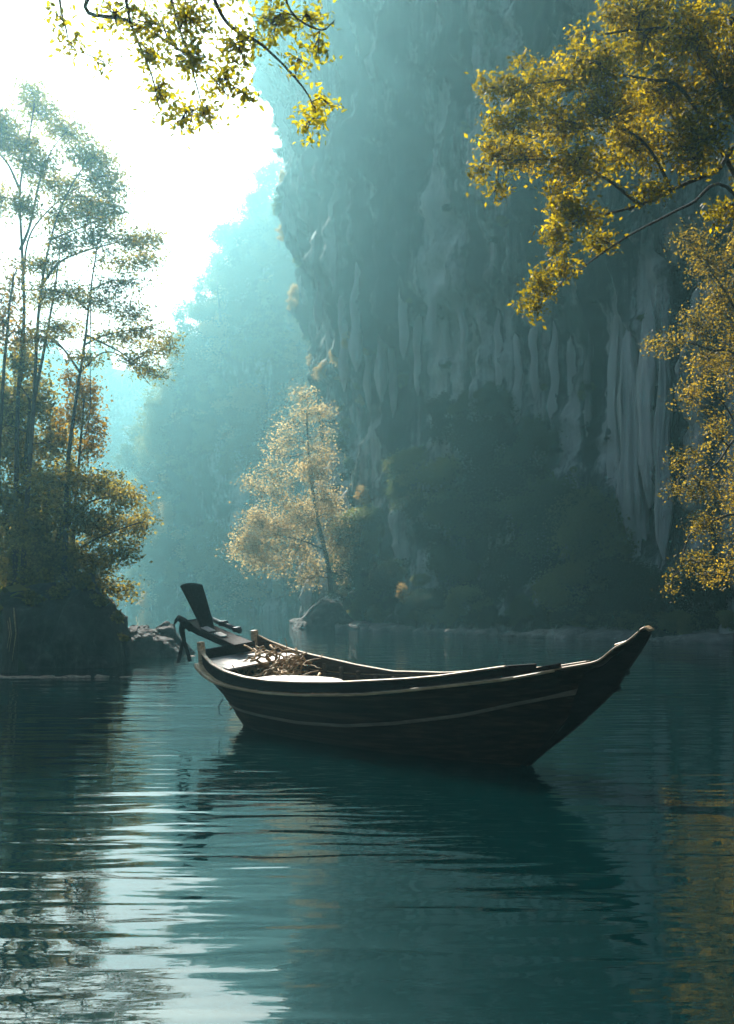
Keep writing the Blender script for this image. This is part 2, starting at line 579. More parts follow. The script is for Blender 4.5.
hill_plan = [(-80, 310), (-64, 275), (-52, 240), (-44, 215), (-38.5, 196), (-31, 184), (-17, 176), (0, 170), (18, 172), (40, 180)]
hill_top = [34, 44, 52, 60, 67, 72, 79, 90, 92, 92]
P2 = rock_wall(hill_plan, hill_top, 300, 110, 2.6, .8, .5,
               lambda zz, z, t: -14 * np.clip((zz - .55) / .45, 0, 1) ** 2 - 3 * zz + 1.5 * (1 - sstep(0, 4, z)))
b = MB()
b.grid(P2)
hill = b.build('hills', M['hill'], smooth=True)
tag(hill, 'forest covered karst hill fading into the mist behind the cliff', 'hill', kind='structure')
hill_bvh = BVHTree.FromPolygons([tuple(v) for v in b.v[0]], b.f)

far_plan = [(-260, 290), (-190, 320), (-140, 335), (-100, 340), (-55, 348), (0, 352), (80, 350)]
far_top = [100, 98, 94, 88, 80, 70, 60]
P3 = rock_wall(far_plan, far_top, 220, 60, 7, 1.0, .8, lambda zz, z, t: -24 * zz ** 2)
b = MB()
b.grid(P3)
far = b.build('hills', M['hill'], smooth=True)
tag(far, 'faint far hill closing the end of the gorge', 'hill', kind='structure')
far_bvh = BVHTree.FromPolygons([tuple(v) for v in b.v[0]], b.f)


# ------------------------------------------------------------------ banks
def bank(name, xs, ys, hfun, label, mat):
    X, Y = np.meshgrid(xs, ys, indexing='ij')
    Z = hfun(X, Y) + .25 * fbm(np.stack([X / 2.2, Y / 2.2, X * 0], -1), 4)
    m = MB()
    m.grid(np.stack([X, Y, Z], -1))
    o = m.build(name, mat, smooth=True)
    return tag(o, label, 'bank', kind='structure')


bank('bank', np.linspace(-60, -9, 100), np.linspace(25, 90, 110),
     lambda X, Y: -1.2 + 14 * sstep(0, 28, (-X - .33 * Y + .6) + .0 * Y) * sstep(31, 40, Y) + 2.2 * sstep(0, 2.2, -X - .33 * Y + 1.1) * sstep(30.5, 33.5, Y),
     'dark overgrown bank rising under the tall trees', M['bank'])
bank('bank', np.linspace(6.5, 45, 70), np.linspace(-12, 40, 80),
     lambda X, Y: -1.1 + 4.5 * sstep(0, 10, X - np.maximum(7.3, .44 * Y)) + 1.2 * sstep(0, 1.2, X - np.maximum(7.3, .44 * Y)),
     'earth bank under the overhanging golden tree', M['bank'])
bank('bank', np.linspace(-30, -4, 50), np.linspace(-14, 9, 50),
     lambda X, Y: -1.1 + 3 * sstep(0, 8, -X - np.maximum(5., .5 * Y + 2)) + 1.1 * sstep(0, 1, -X - np.maximum(5., .5 * Y + 2)),
     'near bank where the olive leaved tree stands', M['bank'])


# ------------------------------------------------------------------ boulders
def boulder(name, prof, Y, depth, label, seed, group=None):
    """prof: outline of the silhouette in photo pixels from waterline left over the top to waterline right"""
    pr = np.array([at(x, y, Y) for x, y in prof])
    xs = np.linspace(pr[0, 0], pr[-1, 0], 90)
    hz = np.interp(xs, pr[:, 0], pr[:, 2])
    r_ = np.linspace(-1, 1, 60)
    XX = np.repeat(xs[:, None], 60, 1)
    prof_y = np.sqrt(np.clip(1 - np.abs(r_) ** 2.6, 0, 1)) ** 1
    ZZ = hz[:, None] * prof_y[None] - .5 * (1 - prof_y[None])
    YY = Y + depth * r_[None] * (.6 + .4 * np.clip(hz / hz.max(), 0, 1))[:, None]
    q = np.stack([XX, YY, ZZ], -1)
    n = fbm(q * .9 + seed, 5, .55)
    n2 = np.abs(fbm(q * np.array([.8, .8, .5]) + seed + 40, 3))
    q = q + (np.round(fbm(q * np.array([1.1, 1.1, .6]) + seed + 9, 3) * 4) / 4)[..., None] * np.array([.12, -.3, .06])
    q = q + np.stack([.16 * n, -.9 * n2 + .3 * n, .2 * n - .2 * n2], -1) * np.clip(hz / 1.5, .25, 1)[:, None, None]
    m = MB()
    m.grid(q)
    o = m.build(name, M['boulder'], smooth=True)
    return tag(o, label, 'boulder', group)


boulder('boulder', [(-40, 668), (-30, 600), (0, 592), (30, 588), (60, 584), (80, 578), (92, 574), (98, 584), (106, 598), (114, 612), (121, 626), (126, 645), (128, 668)], 35, 2.2,
        'big dark boulder under the bushes, largest rock at the water', 1.3)
boulder('boulder', [(118, 662), (124, 632), (132, 625), (146, 627), (158, 633), (172, 640), (180, 650), (184, 662)], 40, 1.4,
        'low flat topped rock between the big boulder and the peaked rock', 5.1)
boulder('boulder', [(146, 662), (152, 634), (160, 624), (166, 621), (172, 625), (178, 634), (187, 643), (193, 652), (196, 662)], 41.5, 1.1,
        'small peaked rock beside the stern of the boat', 9.6)
boulder('boulder', [(288, 634), (296, 624), (303, 616), (312, 606), (322, 598), (334, 600), (345, 612), (356, 622), (366, 636)], 76, 2.2,
        'pale sloping rock at the foot of the sunlit gold tree', 14.2)

# dead stump at the left shore
b = MB()
zz = np.linspace(-.4, 1, 14)
pp = np.array([at(9, 640, 31)[:2]] * 14)
b.tube(np.c_[pp[:, 0] + .06 * np.sin(zz * 3), pp[:, 1], -.4 + (zz + .4) / 1.4 * 2.4], .3, .2, 12)
st = empty('tree_stump', (0, 0, 0))
b.build('trunk', M['bark'], st, smooth=True)
b = MB()
for k in range(5):
    x = pp[0, 0] + .22 + .05 * k * random.uniform(-1, 1)
    b.tube([(x, pp[0, 1] - .2, 2.0 - .1 * k), (x + .08, pp[0, 1] - .26, 1.2), (x + .05 * random.uniform(-1, 1), pp[0, 1] - .25, .35 + .1 * k)], .02, .008, 5)
b.build('hanging_root', M['twig'], st, smooth=True)
tag(st, 'dark upright dead stump with pale hanging roots beside the big boulder', 'stump')

# silt strips at the waterline
def strip(x0, x1, yc, hw, label):
    n, k = 80, 12
    Yc = CAM_H * F / (yc - YH)
    a, c = at(x0, yc, Yc)[0], at(x1, yc, Yc)[0]
    xs = np.linspace(a, c, n)
    v = np.linspace(-1, 1, k)
    wv = hw * (.06 + 1.1 * np.clip(fbm(np.stack([xs * 2.1, xs * 0 + 5, xs * 0], -1), 5) + .45, 0, 1)) * np.sqrt(np.clip(1 - np.abs(np.linspace(-1, 1, n)) ** 6, 0, 1))
    X = np.repeat(xs[:, None], k, 1)
    Yy = Yc + wv[:, None] * v[None] + .25 * perlin(np.stack([xs * .9, xs * 0 + 3, xs * 0], -1))[:, None]
    Zz = -.08 + (.11 + .06 * fbm(np.stack([X * 2, Yy * 2, X * 0], -1), 3)) * (1 - v[None] ** 2) * np.minimum(1, wv[:, None] / .2)
    m = MB()
    m.grid(np.stack([X, Yy, Zz], -1))
    tag(m.build('shore', M['shore'], smooth=True), label, 'shore', kind='structure')


strip(-30, 133, 677, .9, 'pale silt strip in the water before the big boulder')
strip(128, 196, 656, .5, 'thin pale silt strip at the foot of the low rocks')

# ------------------------------------------------------------------ the boat
P0 = np.array([-2.02, 18.5])
U = np.array([.66214, -.74938])
HEEL = R(6.5)
boat = empty('wooden_boat', (P0[0], P0[1], 0), (HEEL, 0, math.atan2(U[1], U[0])))
tag(boat, 'dark wooden long boat with raked bow and upright stern board, floating empty', 'boat')


def bplan(s, B, sa=-1.35, m0=1.6, m1=2.6, tip=8.3, pb=1.9, ps=2.4, qs=.5):
    s = np.asarray(s, float)
    aft = B * np.clip(1 - (np.clip((m0 - s) / (m0 - sa), 0, 1)) ** ps, 0, 1) ** qs
    fwd = B * np.clip(1 - np.clip((s - m1) / (tip - m1), 0, 1) ** pb, 0, 1)
    return np.where(s < m0, aft, np.where(s > m1, fwd, B))


rim_s = [-.75, -.47, -.06, .46, 1.13, 1.85, 2.66, 3.61, 3.97, 4.94, 5.51, 6.48, 6.9]
rim_z = [1.46, 1.35, 1.22, 1.13, 1.07, 1.055, 1.085, 1.14, 1.17, 1.25, 1.31, 1.455, 1.49]
str_s = [-.75, -.42, .08, .59, 1.21, 1.76, 2.68, 3.99, 4.74, 5.53, 6.58, 7.23, 7.76, 7.87, 7.97, 8.19, 8.32, 8.40]
str_z = [1.14, 1.02, .92, .875, .855, .85, .885, .975, 1.06, 1.16, 1.30, 1.425, 1.52, 1.58, 1.69, 1.79, 1.92, 1.955]
spr_s = [-.2, .5, 1.49, 2.43, 3.58, 4.52, 5.31, 5.75, 6.45, 7.06, 7.55]
spr_z = [.58, .48, .45, .435, .485, .59, .71, .785, .95, 1.08, 1.17]
stem = [(6.3, -.12), (6.42, 0), (6.61, .16), (7.19, .57), (7.61, .91), (7.90, 1.17), (8.04, 1.37), (8.27, 1.64), (8.46, 1.90)]


def spline_z(ss, zs, s):
    """smooth interpolation"""
    s = np.asarray(s, float)
    f = np.linspace(min(ss) - .01, max(ss) + .01, 400)
    z = np.interp(f, ss, zs)
    k = np.hanning(15)
    k /= k.sum()
    zp = np.convolve(np.pad(z, 7, 'edge'), k, 'valid')
    return np.interp(s, f, zp)


NS = 90
tt = np.linspace(0, 1, NS)


def level(s0, s1, bf, zf):
    s = s0 + (s1 - s0) * tt
    return np.stack([s, bf(s), zf(s)], 1)


lv_keel = level(.75, 6.28, lambda s: .03 + 0 * s, lambda s: -.32 + .2 * ((s - 3.4) / 2.9) ** 4)
lv_wl = level(.22, 6.42, lambda s: bplan(s, .70, -.1, 2.5, 2.6, 6.43, 2.), lambda s: 0 * s + .02)
lv_spr = level(.12, 7.55, lambda s: bplan(s, .85, -.6, 2., 2.6, 7.55, 1.75), lambda s: spline_z(spr_s, spr_z, s))
lv_str = level(-.72, 8.40, lambda s: bplan(s, .95, tip=8.42), lambda s: spline_z(str_s, str_z, s))
lv = [lv_keel, lv_wl, lv_spr, lv_str]


def side_surface(lv_list, sub=8):
    """smooth loft through the levels with planks stepped outwards a little at each lap"""
    K = np.array(lv_list)
    m = len(lv_list)
    rows = []
    par = np.linspace(0, m - 1, (m - 1) * sub + 1)
    for p in par:
        i = min(int(p), m - 2)
        f = p - i
        p1, p2 = K[i], K[i + 1]
        p0 = K[i - 1] if i > 0 else 2 * p1 - p2
        p3 = K[i + 2] if i + 2 < m else 2 * p2 - p1
        q = .5 * (2 * p1 + (p2 - p0) * f + (2 * p0 - 5 * p1 + 4 * p2 - p3) * f * f + (3 * p1 - p0 - 3 * p2 + p3) * f ** 3)
        q[:, 1] = np.maximum(q[:, 1], .02)
        rows.append(q)
    return np.array(rows)      # (rows, NS, 3) with column 1 = half breadth


S = side_surface(lv)


def mirror(P, near=True):
    Q = P.copy()
    Q[..., 1] = -P[..., 1] if near else P[..., 1]
    return Q


b = MB()
# lapped planks: split rows in 6 planks, each slightly proud at its lower edge
rows = S.shape[0]
edges = np.linspace(0, rows - 1, 7).astype(int)
for near in (True, False):
    for k in range(6):
        seg = S[edges[k]:edges[k + 1] + 1].copy()
        w = np.linspace(1, 0, len(seg))
        fade = np.clip((1 - tt) / .08, 0, 1)
        seg[..., 1] += (.02 * w)[:, None] * fade[None]
        b.grid(mirror(seg, near), flip=near)
# raked transom
tr_n = mirror(S, True)[:, 0]
tr_f = mirror(S, False)[:, 0]
Tr = np.stack([tr_n * (1 - a) + tr_f * a + np.array([-.12 * math.sin(math.pi * a), 0, 0]) for a in np.linspace(0, 1, 9)], 1)
b.grid(Tr)
hull = b.build('hull', M['hull'], boat, smooth=False)
hm_ = hull.modifiers.new('solid', 'SOLIDIFY')
hm_.thickness = .03
hm_.offset = -1

# inner lining, floor, ribs
b = MB()
inn = S[edges[2]:].copy()
inn[..., 1] = np.maximum(inn[..., 1] - .05, .005)
for near in (True, False):
    b.grid(mirror(inn, near), flip=not near)
lining = b.build('inner_planking', M['inner'], boat, smooth=True)


def inner_half(s, z):
    """inner half breadth of the hull at station s and height z"""
    bs, zs = [], []
    for r in S:
        i = np.interp(s, r[:, 0], np.arange(NS))
        bs.append(np.interp(i, np.arange(NS), r[:, 1]))
        zs.append(np.interp(i, np.arange(NS), r[:, 2]))
    return max(.02, float(np.interp(z, zs, bs)) - .05)


for k in range(5):                                   # floor boards, one plank each
    b = MB()
    ss = np.linspace(.35, 6.2, 40)
    hw = np.array([inner_half(s, .3) for s in ss])
    a0, a1 = -1 + 2 * k / 5 + .02, -1 + 2 * (k + 1) / 5 - .02
    b.sweep(np.c_[ss, hw * (a0 + a1) / 2, 0 * ss + .3], [(0, 0)] * 1, (0, 1, 0), (0, 0, 1), False) if False else None
    Pq = np.stack([np.c_[ss, hw * a0, 0 * ss + .27], np.c_[ss, hw * a0, 0 * ss + .3], np.c_[ss, hw * a1, 0 * ss + .3], np.c_[ss, hw * a1, 0 * ss + .27]], 1)
    b.grid(Pq, close=True)
    b.build('floor_board', M['inner'], boat)

for s in np.arange(.1, 7.2, .46):
    for near in (True, False):
        zt = float(spline_z(str_s, str_z, s)) - .02
        if not near:
            zt += max(0., float(np.interp(s, [-1, 1.5, 3], [.38, .2, .03])) - .06)
        zz = np.linspace(.25 + max(0, (s - 5) * .25), zt, 8)
        hw = np.array([inner_half(s, min(z, float(spline_z(str_s, str_z, s)) - .01)) for z in zz])
        p = np.c_[0 * zz + s, (-1 if near else 1) * (hw - .015), zz]
        b = MB()
        b.sweep(p, [(-.025, -.03), (.025, -.03), (.025, .03), (-.025, .03)], (1, 0, 0), (0, 1, 0))
        b.build('rib', M['stripe'], lining)


def rail(name, s0, s1, bf, zf, near, w, h, mat, out=0.0, n=110, drop=0, parent=None):
    s = np.linspace(s0, s1, n)
    y = bf(s) + out
    sg = -1 if near else 1
    p = np.c_[s, sg * y, zf(s) - drop]
    tn = np.gradient(p, axis=0)
    tn /= np.linalg.norm(tn, axis=1)[:, None]
    side = np.cross(tn, (0, 0, 1.))
    side /= np.linalg.norm(side, axis=1)[:, None]
    up = np.cross(side, tn)
    m = MB()
    c = .25
    if callable(w):
        fw = w(s) / w(s[-1])
        side, up = side * fw[:, None], up * fw[:, None]
        w = float(w(s[-1]))
    m.sweep(p, [(-w, -h * (1 - c)), (-w, h * (1 - c)), (-w * (1 - c), h), (w * (1 - c), h), (w, h * (1 - c)), (w, -h * (1 - c)), (w * (1 - c), -h), (-w * (1 - c), -h)], side, up)
    return m.build(name, mat, parent or boat)


def plank(name, s0, s1, bf0, zf0, bf1, zf1, near, mat, th=.035, n=110):
    """an upright board from the lower curve (bf0, zf0) to the upper curve"""
    s = np.linspace(s0, s1, n)
    sg = -1 if near else 1
    lo = np.c_[s, sg * bf0(s), zf0(s)]
    hi = np.c_[s, sg * bf1(s), zf1(s)]
    off = np.c_[0 * s, -sg * (0 * s + th), 0 * s]
    off[:, 1] = np.where(np.abs(lo[:, 1]) < th * 1.5, -sg * np.abs(lo[:, 1]) * .5, off[:, 1])
    m = MB()
    m.grid(np.stack([lo, hi, hi + off, lo + off], 1), close=True, flip=not near)
    m.f.append((0, 1, 2, 3))
    k = (n - 1) * 4
    m.f.append((k + 3, k + 2, k + 1, k))
    return m.build(name, mat, boat)


bstr = lambda s: bplan(s, .95, tip=8.42)
brim = lambda s: bplan(s, .95, tip=8.3)
zstr = lambda s: spline_z(str_s, str_z, s)
zrim = lambda s: spline_z(rim_s, rim_z, s)
zfar = lambda s: zstr(s) + np.interp(s, [-.8, 0, 1.5, 2.8, 4.2, 5], [.42, .33, .2, .06, .03, .03])
bspr = lambda s: bplan(s, .85, -.6, 2., 2.6, 7.55, 1.75)
zspr = lambda s: spline_z(spr_s, spr_z, s)

WS = [plank('wash_strake', -.72, 6.55, lambda s: bstr(s) - .005, lambda s: zstr(s) + .03, brim, lambda s: zrim(s) - .005, True, M['dark']),
      plank('wash_strake', 5.2, 6.92, lambda s: bstr(s) - .045, lambda s: zstr(s) + .035, lambda s: brim(s) - .04, lambda s: zrim(s) + .004, True, M['dark'], .04, 40),
      plank('wash_strake', -.72, 4.9, lambda s: bstr(s) - .005, lambda s: zstr(s) + .02, brim, zfar, False, M['inner'])]
rail('gunwale', -.74, 6.53, brim, zrim, True, .034, .014, M['rail'], parent=WS[0])
rail('gunwale', -.74, 5.3, brim, zfar, False, .026, .014, M['rail'], parent=WS[2])
for near in (True, False):
    rail('rubbing_strake', -.78, 7.24, bstr, zstr, near, lambda q: .04 + .07 * np.clip((.9 - q) / 1.6, 0, 1) ** 1.5, .017, M['rail'], .024)
    if near:
        rail('bow_rail', 7.24, 8.3, bstr, lambda s: zstr(s) + .012, near, .024, .012, M['rail'] if near else M['dark'], -.012, 60)
    rail('stripe', .14, 7.5, bspr, zspr, near, .02, .058, M['stripe'], .028)
b = MB()
b.sweep(np.c_[np.linspace(6.4, 7.3, 8), np.linspace(-.47, -.33, 8), zstr(np.linspace(6.4, 7.3, 8)) + .05], [(-.03, -.03), (.03, -.03), (.03, .03), (-.03, .03)], (.17, .98, 0), (0, 0, 1))
b.build('sheer_block', M['dark'], boat)

b = MB()
ss = np.linspace(6.0, 8.2, 40)
hw = np.maximum(bstr(ss) - .03, .01)
zz = zstr(ss) - .035
b.grid(np.stack([np.c_[ss, -hw, zz - .03], np.c_[ss, -hw, zz], np.c_[ss, hw, zz], np.c_[ss, hw, zz - .03]], 1), close=True)
b.f += [(0, 1, 2, 3)]
b.build('fore_deck', M['inner'], boat)

# stem: thick timber that follows the rake and rises to the bow head
ZS = np.array(stem)
fz = np.linspace(-.1, 1.93, 40)
fs = np.interp(fz, ZS[:, 1], ZS[:, 0])
kk = np.hanning(7)
fs = np.convolve(np.pad(fs, 3, 'edge'), kk / kk.sum(), 'valid')
inn_s = np.where(fz < 1.5, fs - .12 - .38 * sstep(.5, 1.3, fz), np.interp(fz, np.array(str_z)[9:], np.array(str_s)[9:]) + .02)
inn_s = np.minimum(inn_s, fs - .03)
b = MB()
hwid = np.interp(fz, [-.1, 1.2, 1.6, 1.93], [.05, .09, .08, .07])
hin = np.maximum(hwid, np.interp(fz, [-.1, .9, 1.4, 1.6, 1.93], [.1, .13, .14, .09, .06]))
Pq = np.stack([np.c_[fs, -hwid * .5, fz], np.c_[fs + .01, 0 * fz, fz], np.c_[fs, hwid * .5, fz], np.c_[inn_s, hin, fz], np.c_[inn_s, -hin, fz]], 1)
b.grid(Pq, close=True)
m_ = len(fz)
b.f.append(tuple((m_ - 1) * 5 + j for j in range(5)))
bowp = b.build('stem_post', M['dark'], boat)
b = MB()
hs = np.linspace(7.96, 8.46, 24)
hz = np.interp(hs, [7.96, 8.1, 8.19, 8.26, 8.33, 8.40, 8.46], [1.735, 1.775, 1.80, 1.85, 1.93, 1.965, 1.93])
b.sweep(np.c_[hs, 0 * hs, hz], [(-.06, -.012), (-.06, .006), (-.045, .014), (.045, .014), (.06, .006), (.06, -.012)], (0, 1, 0), (0, 0, 1))
b.build('bow_cap', M['rail'], bowp)
for s_, z_ in ((7.96, 1.17), (8.1, 1.38)):
    b = MB()
    b.tube([(s_ - .05, -.055, z_), (s_ - .05, .055, z_)], .035, .035, 10)
    b.build('stem_peg', M['dark'], bowp)

# stern: corner posts, deck, cross board, platform, upright board, motor bar
for near in (True, False):
    sg = -1 if near else 1
    zz0 = 1.08 if near else 1.15
    b = MB()
    b.box((-.72, sg * (float(bstr(-.72)) - .02), (zz0 + (1.57 if near else 1.62)) / 2), (.12, .11, (1.57 if near else 1.62) - zz0))
    b.build('stern_post', M['rail'], boat, bevel=.015)
for k in range(3):
    s0, s1 = -.70 + .40 * k, -.70 + .40 * (k + 1) - .015
    ss = np.linspace(s0, s1, 8)
    hw = bplan(ss, .95, tip=8.42) - .06
    z = 1.235 - .06 * (ss + .7)
    b = MB()
    b.grid(np.stack([np.c_[ss, -hw, z - .03], np.c_[ss, -hw, z], np.c_[ss, hw, z], np.c_[ss, hw, z - .03]], 1), close=True)
    b.f += [(0, 1, 2, 3), (31, 30, 29, 28)]
    b.build('stern_deck', M['deck'], boat)
b = MB()
b.box((-.70, 0, 1.2), (.05, 1.22, .44))
b.build('transom_board', M['dark'], boat, bevel=.01)
# bench along the near side and two thwarts
b = MB()
ss = np.linspace(1.25, 3.25, 24)
o_ = -(bplan(ss, .95, tip=8.42) - .055)
i_ = o_ + .55 * np.sqrt(np.clip(1 - ((ss - 2.25) / 1.02) ** 6, 0, 1))
z = 1.05 + .012 * np.sin(ss * 3)
b.grid(np.stack([np.c_[ss, o_, z - .035], np.c_[ss, o_, z], np.c_[ss, i_, z], np.c_[ss, i_, z - .035]], 1), close=True)
b.f += [(0, 1, 2, 3), (95, 94, 93, 92)]
b.build('side_bench', M['deck'], boat)
for s in (3.6, 5.2):
    hw = inner_half(s, .72)
    b = MB()
    b.box((s, 0, .74), (.26, hw * 2, .035))
    b.build('thwart', M['stripe'], boat, bevel=.006)

# platform behind the stern
b = MB()
ps = np.linspace(-2.1, -.35, 14)
pz = np.interp(ps, [-2.1, -1.7, -.9, -.35], [1.86, 1.74, 1.56, 1.44])
b.sweep(np.c_[ps, 0 * ps + .12, pz], [(-.21, -.14), (-.21, 0), (.21, 0), (.21, -.1)], (0, 1, 0), (0, 0, 1))
plat = b.build('stern_platform', M['dark'], boat, bevel=.015)
for k in range(2):
    b = MB()
    s0, s1 = -1.6 + .45 * k, -1.3 + .4 * k
    b.grid(np.array([[(s0, -.03, np.interp(s0, ps, pz) + .012), (s0, .12, np.interp(s0, ps, pz) + .012)], [(s1, -.04, np.interp(s1, ps, pz) + .012), (s1, .1, np.interp(s1, ps, pz) + .012)]]))
    o = b.build('sunlit_patch', M['deck'], plat)  # pale slip stands for a sunlit patch on the dark platform top
    sm = o.modifiers.new('solid', 'SOLIDIFY')
    sm.thickness = .02
    sm.offset = -.6
# upright stern board, flared towards its top and leaning aft
n = 16
q = np.linspace(0, 1, n)
cs = -1.6 - .5 * q ** 1.1
cz = 1.66 + .93 * q
hw = .13 + .11 * q
b = MB()
rowsP = []
for i in range(n):
    r_ = []
    for j, a in enumerate(np.linspace(-1, 1, 7)):
        r_.append((cs[i] + .05 * a * a, .12 + a * hw[i], cz[i] - (.04 * a * a + .02 * a if i == n - 1 else 0)))
    rowsP.append(r_)
b.grid(np.array(rowsP))
o = b.build('stern_board', M['dark'], boat, smooth=False)
sm = o.modifiers.new('solid', 'SOLIDIFY')
sm.thickness = .05
sm.offset = 0
# prow hook at the aft end with hanging straps
b = MB()
b.tube([(-1.85, -.1, 1.72), (-2.05, -.12, 1.86), (-2.2, -.14, 1.93), (-2.3, -.15, 1.88), (-2.38, -.16, 1.8)], .09, .012, 10, radii=np.array([.075, .075, .06, .035, .01]))
b.tube([(-2.1, -.12, 1.88), (-2.16, -.13, 1.66), (-2.1, -.13, 1.46)], .08, .06, 10, radii=np.array([.055, .06, .035]))
hook = b.build('stern_hook', M['dark'], boat, smooth=True)
for dx, dy in ((-.02, -.16), (.05, .07)):
    b = MB()
    pts = [(-2.12, -.13, 1.5), (-2.12 + dx * .6, -.13 + dy * .6, 1.25), (-2.12 + dx, -.13 + dy, 1.05)]
    b.sweep(np.array(pts), [(-.035, -.008), (.035, -.008), (.035, .008), (-.035, .008)], (.6, .8, 0), (.8, -.6, 0))
    b.build('hanging_strap', M['cloth'], hook)
mo = MB()
mo.tube([(-1.85, .42, 1.83), (-.95, .44, 1.62)], .05, .05, 10)
mo.tube([(-1.85, .4, 1.84), (-1.78, .34, 1.9), (-1.7, .3, 1.86)], .02, .02, 8)
mb = mo.build('motor_bar', M['metal'], boat, smooth=True)
mo = MB()
mo.box((-1.5, .43, 1.76), (.2, .12, .11))
mo.build('motor_block', M['metal'], mb, bevel=.02)
mo = MB()
mo.box((-1.05, .44, 1.65), (.14, .13, .1))
mo.build('motor_clamp', M['metal'], mb, bevel=.02)
# mooring line hanging off the stern quarter
b = MB()
b.tube([(.25, -.86, .62), (.2, -.93, .5), (.22, -.95, .38), (.3, -.95, .33)], .008, .006, 6)
b.build('rope_end', M['cloth'], boat, smooth=True)

# tangle of dry roots lying in the boat
tang = empty('root_tangle', boat.matrix_basis @ Vector((1.2, .05, .3)), boat.rotation_euler)
bpy.context.view_layer.update()
tang.location = boat.matrix_world @ Vector((.75, .05, .3))
tag(tang, 'tangled heap of dry tan roots and vines lying in the boat', 'roots')
rg = np.random.default_rng(21)
groups = {'root': MB(), 'vine': MB()}
for k in range(130):
    c = np.array([rg.uniform(-1.05, 1.0), rg.uniform(-.45, .5), 0])
    hgt = .5 + .72 * math.exp(-((c[0] + .1) / .8) ** 2) * rg.uniform(.5, 1.1)
    d = rg.normal(size=3)
    d[2] = abs(d[2]) * .5 - .1
    d /= np.linalg.norm(d)
    ln = rg.uniform(.35, .95)
    bend = rg.normal(0, .35, 3)
    q = np.linspace(-.5, .5, 9)
    pts = c + np.array([0, 0, rg.uniform(.25, 1) * hgt]) + d * (q * ln)[:, None] + bend * (q ** 2 * ln)[:, None] + rg.normal(0, .022, (9, 3))
    pts[:, 2] = np.clip(pts[:, 2], .03, 1.32)
    r0 = rg.uniform(.014, .032)
    groups['root' if k % 3 else 'vine'].tube(pts, r0, r0 * .45, 6)
for cx, cy, r_, z_ in ((.05, -.1, .16, .95), (.2, .1, .2, .85), (-.2, .05, .14, .9), (.45, 0, .17, .8), (-.4, -.1, .15, .75), (.0, .2, .2, .75)):
    a = np.linspace(0, 5.4, 16)
    t1 = rg.normal(size=3)
    t1 /= np.linalg.norm(t1)
    t2 = np.cross(t1, rg.normal(size=3))
    t2 /= np.linalg.norm(t2)
    groups['vine'].tube(np.array([cx, cy, z_]) + r_ * (np.cos(a)[:, None] * t1 + np.sin(a)[:, None] * t2), .022, .014, 6)
for kx in ((-.1, -.15, -.05, 1.0, -.25, 1.15), (.35, .2, .6, 1.0, .5, 1.12)):
    groups['root'].tube([(kx[0], 0, .5), (kx[1], 0, .75), (kx[2], .02, kx[3]), (kx[4], .03, kx[5])], .03, .02, 7)
for k, g in groups.items():
    g.build(k, M['twig'], tang, smooth=True)


# ------------------------------------------------------------------ trees
def resample(pts, n):
    pts = np.array(pts, float)
    o, _ = smooth_line(pts, n)
    return o


def tree(name, label, cat, limbs, clumps, bark, leaf, size, per, spread, seed, group=None, wid=.5, flat=.5, fold=False,
         twig_r=.012, wob=.12, extra=None, base=None, droop=.25, along=.45):
    """limbs: [(points, r0, r1)] world; clumps: [(centre, (rx, ry, rz), clusters)] world; a twig joins each cluster to the nearest limb"""
    rg = np.random.default_rng(seed)
    base = np.array(base if base is not None else limbs[0][0][0], float)
    root = empty(name, tuple(base))
    tag(root, label, cat, group)
    tr = MB()
    lp, lr = [], []
    for pts, r0, r1 in limbs:
        q = resample(pts, max(8, len(pts) * 6))
        k = len(q)
        q = q + wob * r0 * 1.5 * np.stack([perlin(np.stack([np.arange(k) * .35 + seed, np.zeros(k) + j, np.zeros(k)], -1)) for j in range(3)], -1) * np.linspace(0, 1, k)[:, None]
        rad = r0 + (r1 - r0) * np.linspace(0, 1, k) ** .8
        tr.tube(q - base, 0, radii=rad, sides=9 if r0 > .05 else 6)
        lp.append(q)
        lr.append(rad)
    LP, LR = np.concatenate(lp), np.concatenate(lr)
    cen = []
    tw = tr
    for c, rr, ncl in clumps:
        c, rr = np.array(c), np.array(rr)
        d = rg.normal(size=(ncl, 3))
        d /= np.linalg.norm(d, axis=1)[:, None]
        d *= rg.uniform(.25, 1, ncl)[:, None] ** .45
        pts = c + d * rr
        # shared side branch to the clump, then twigs
        j = np.argmin(np.linalg.norm(LP - c, axis=1) + np.maximum(0, LP[:, 2] - c[2]) * .6)
        a = LP[j]
        mid = (a + c) / 2 + rg.normal(0, .08, 3) * np.linalg.norm(c - a) + np.array([0, 0, .05])
        br = resample([a, mid, c], 9)
        r0 = min(LR[j] * .7, twig_r * 2.2 + .012 * np.linalg.norm(c - a))
        tw.tube(br - base, r0, twig_r, 5)
        for p in pts:
            if rg.random() < .75:
                s = br[rg.integers(3, 9)]
                m = (s + p) / 2 + rg.normal(0, .1, 3) * np.linalg.norm(p - s)
                tw.tube(np.array([s, m, p]) - base, twig_r, twig_r * .35, 3, cap=False)
            else:
                s = br[rg.integers(4, 9)]
            cen.append(np.r_[s, p])
    cen = np.array(cen)
    n = rg.poisson(per, len(cen))
    cc = np.repeat(cen, n, axis=0)
    tq = rg.uniform(along, 1.04, len(cc))[:, None]
    cc = cc[:, :3] * (1 - tq) + cc[:, 3:] * tq
    sp = np.array(spread) if np.ndim(spread) else np.array([spread] * 3)
    pos = cc + rg.normal(0, 1, (len(cc), 3)) * sp
    V, nper, fc = leaf_verts(pos - base, size, wid, flat, droop, fold, rg)
    me = quads_mesh('crown', V, nper, fc, leaf)
    tr.build('trunk', bark, root, smooth=True)
    co = bpy.data.objects.new('crown', me)
    COL.objects.link(co)
    co.parent = root
    return root


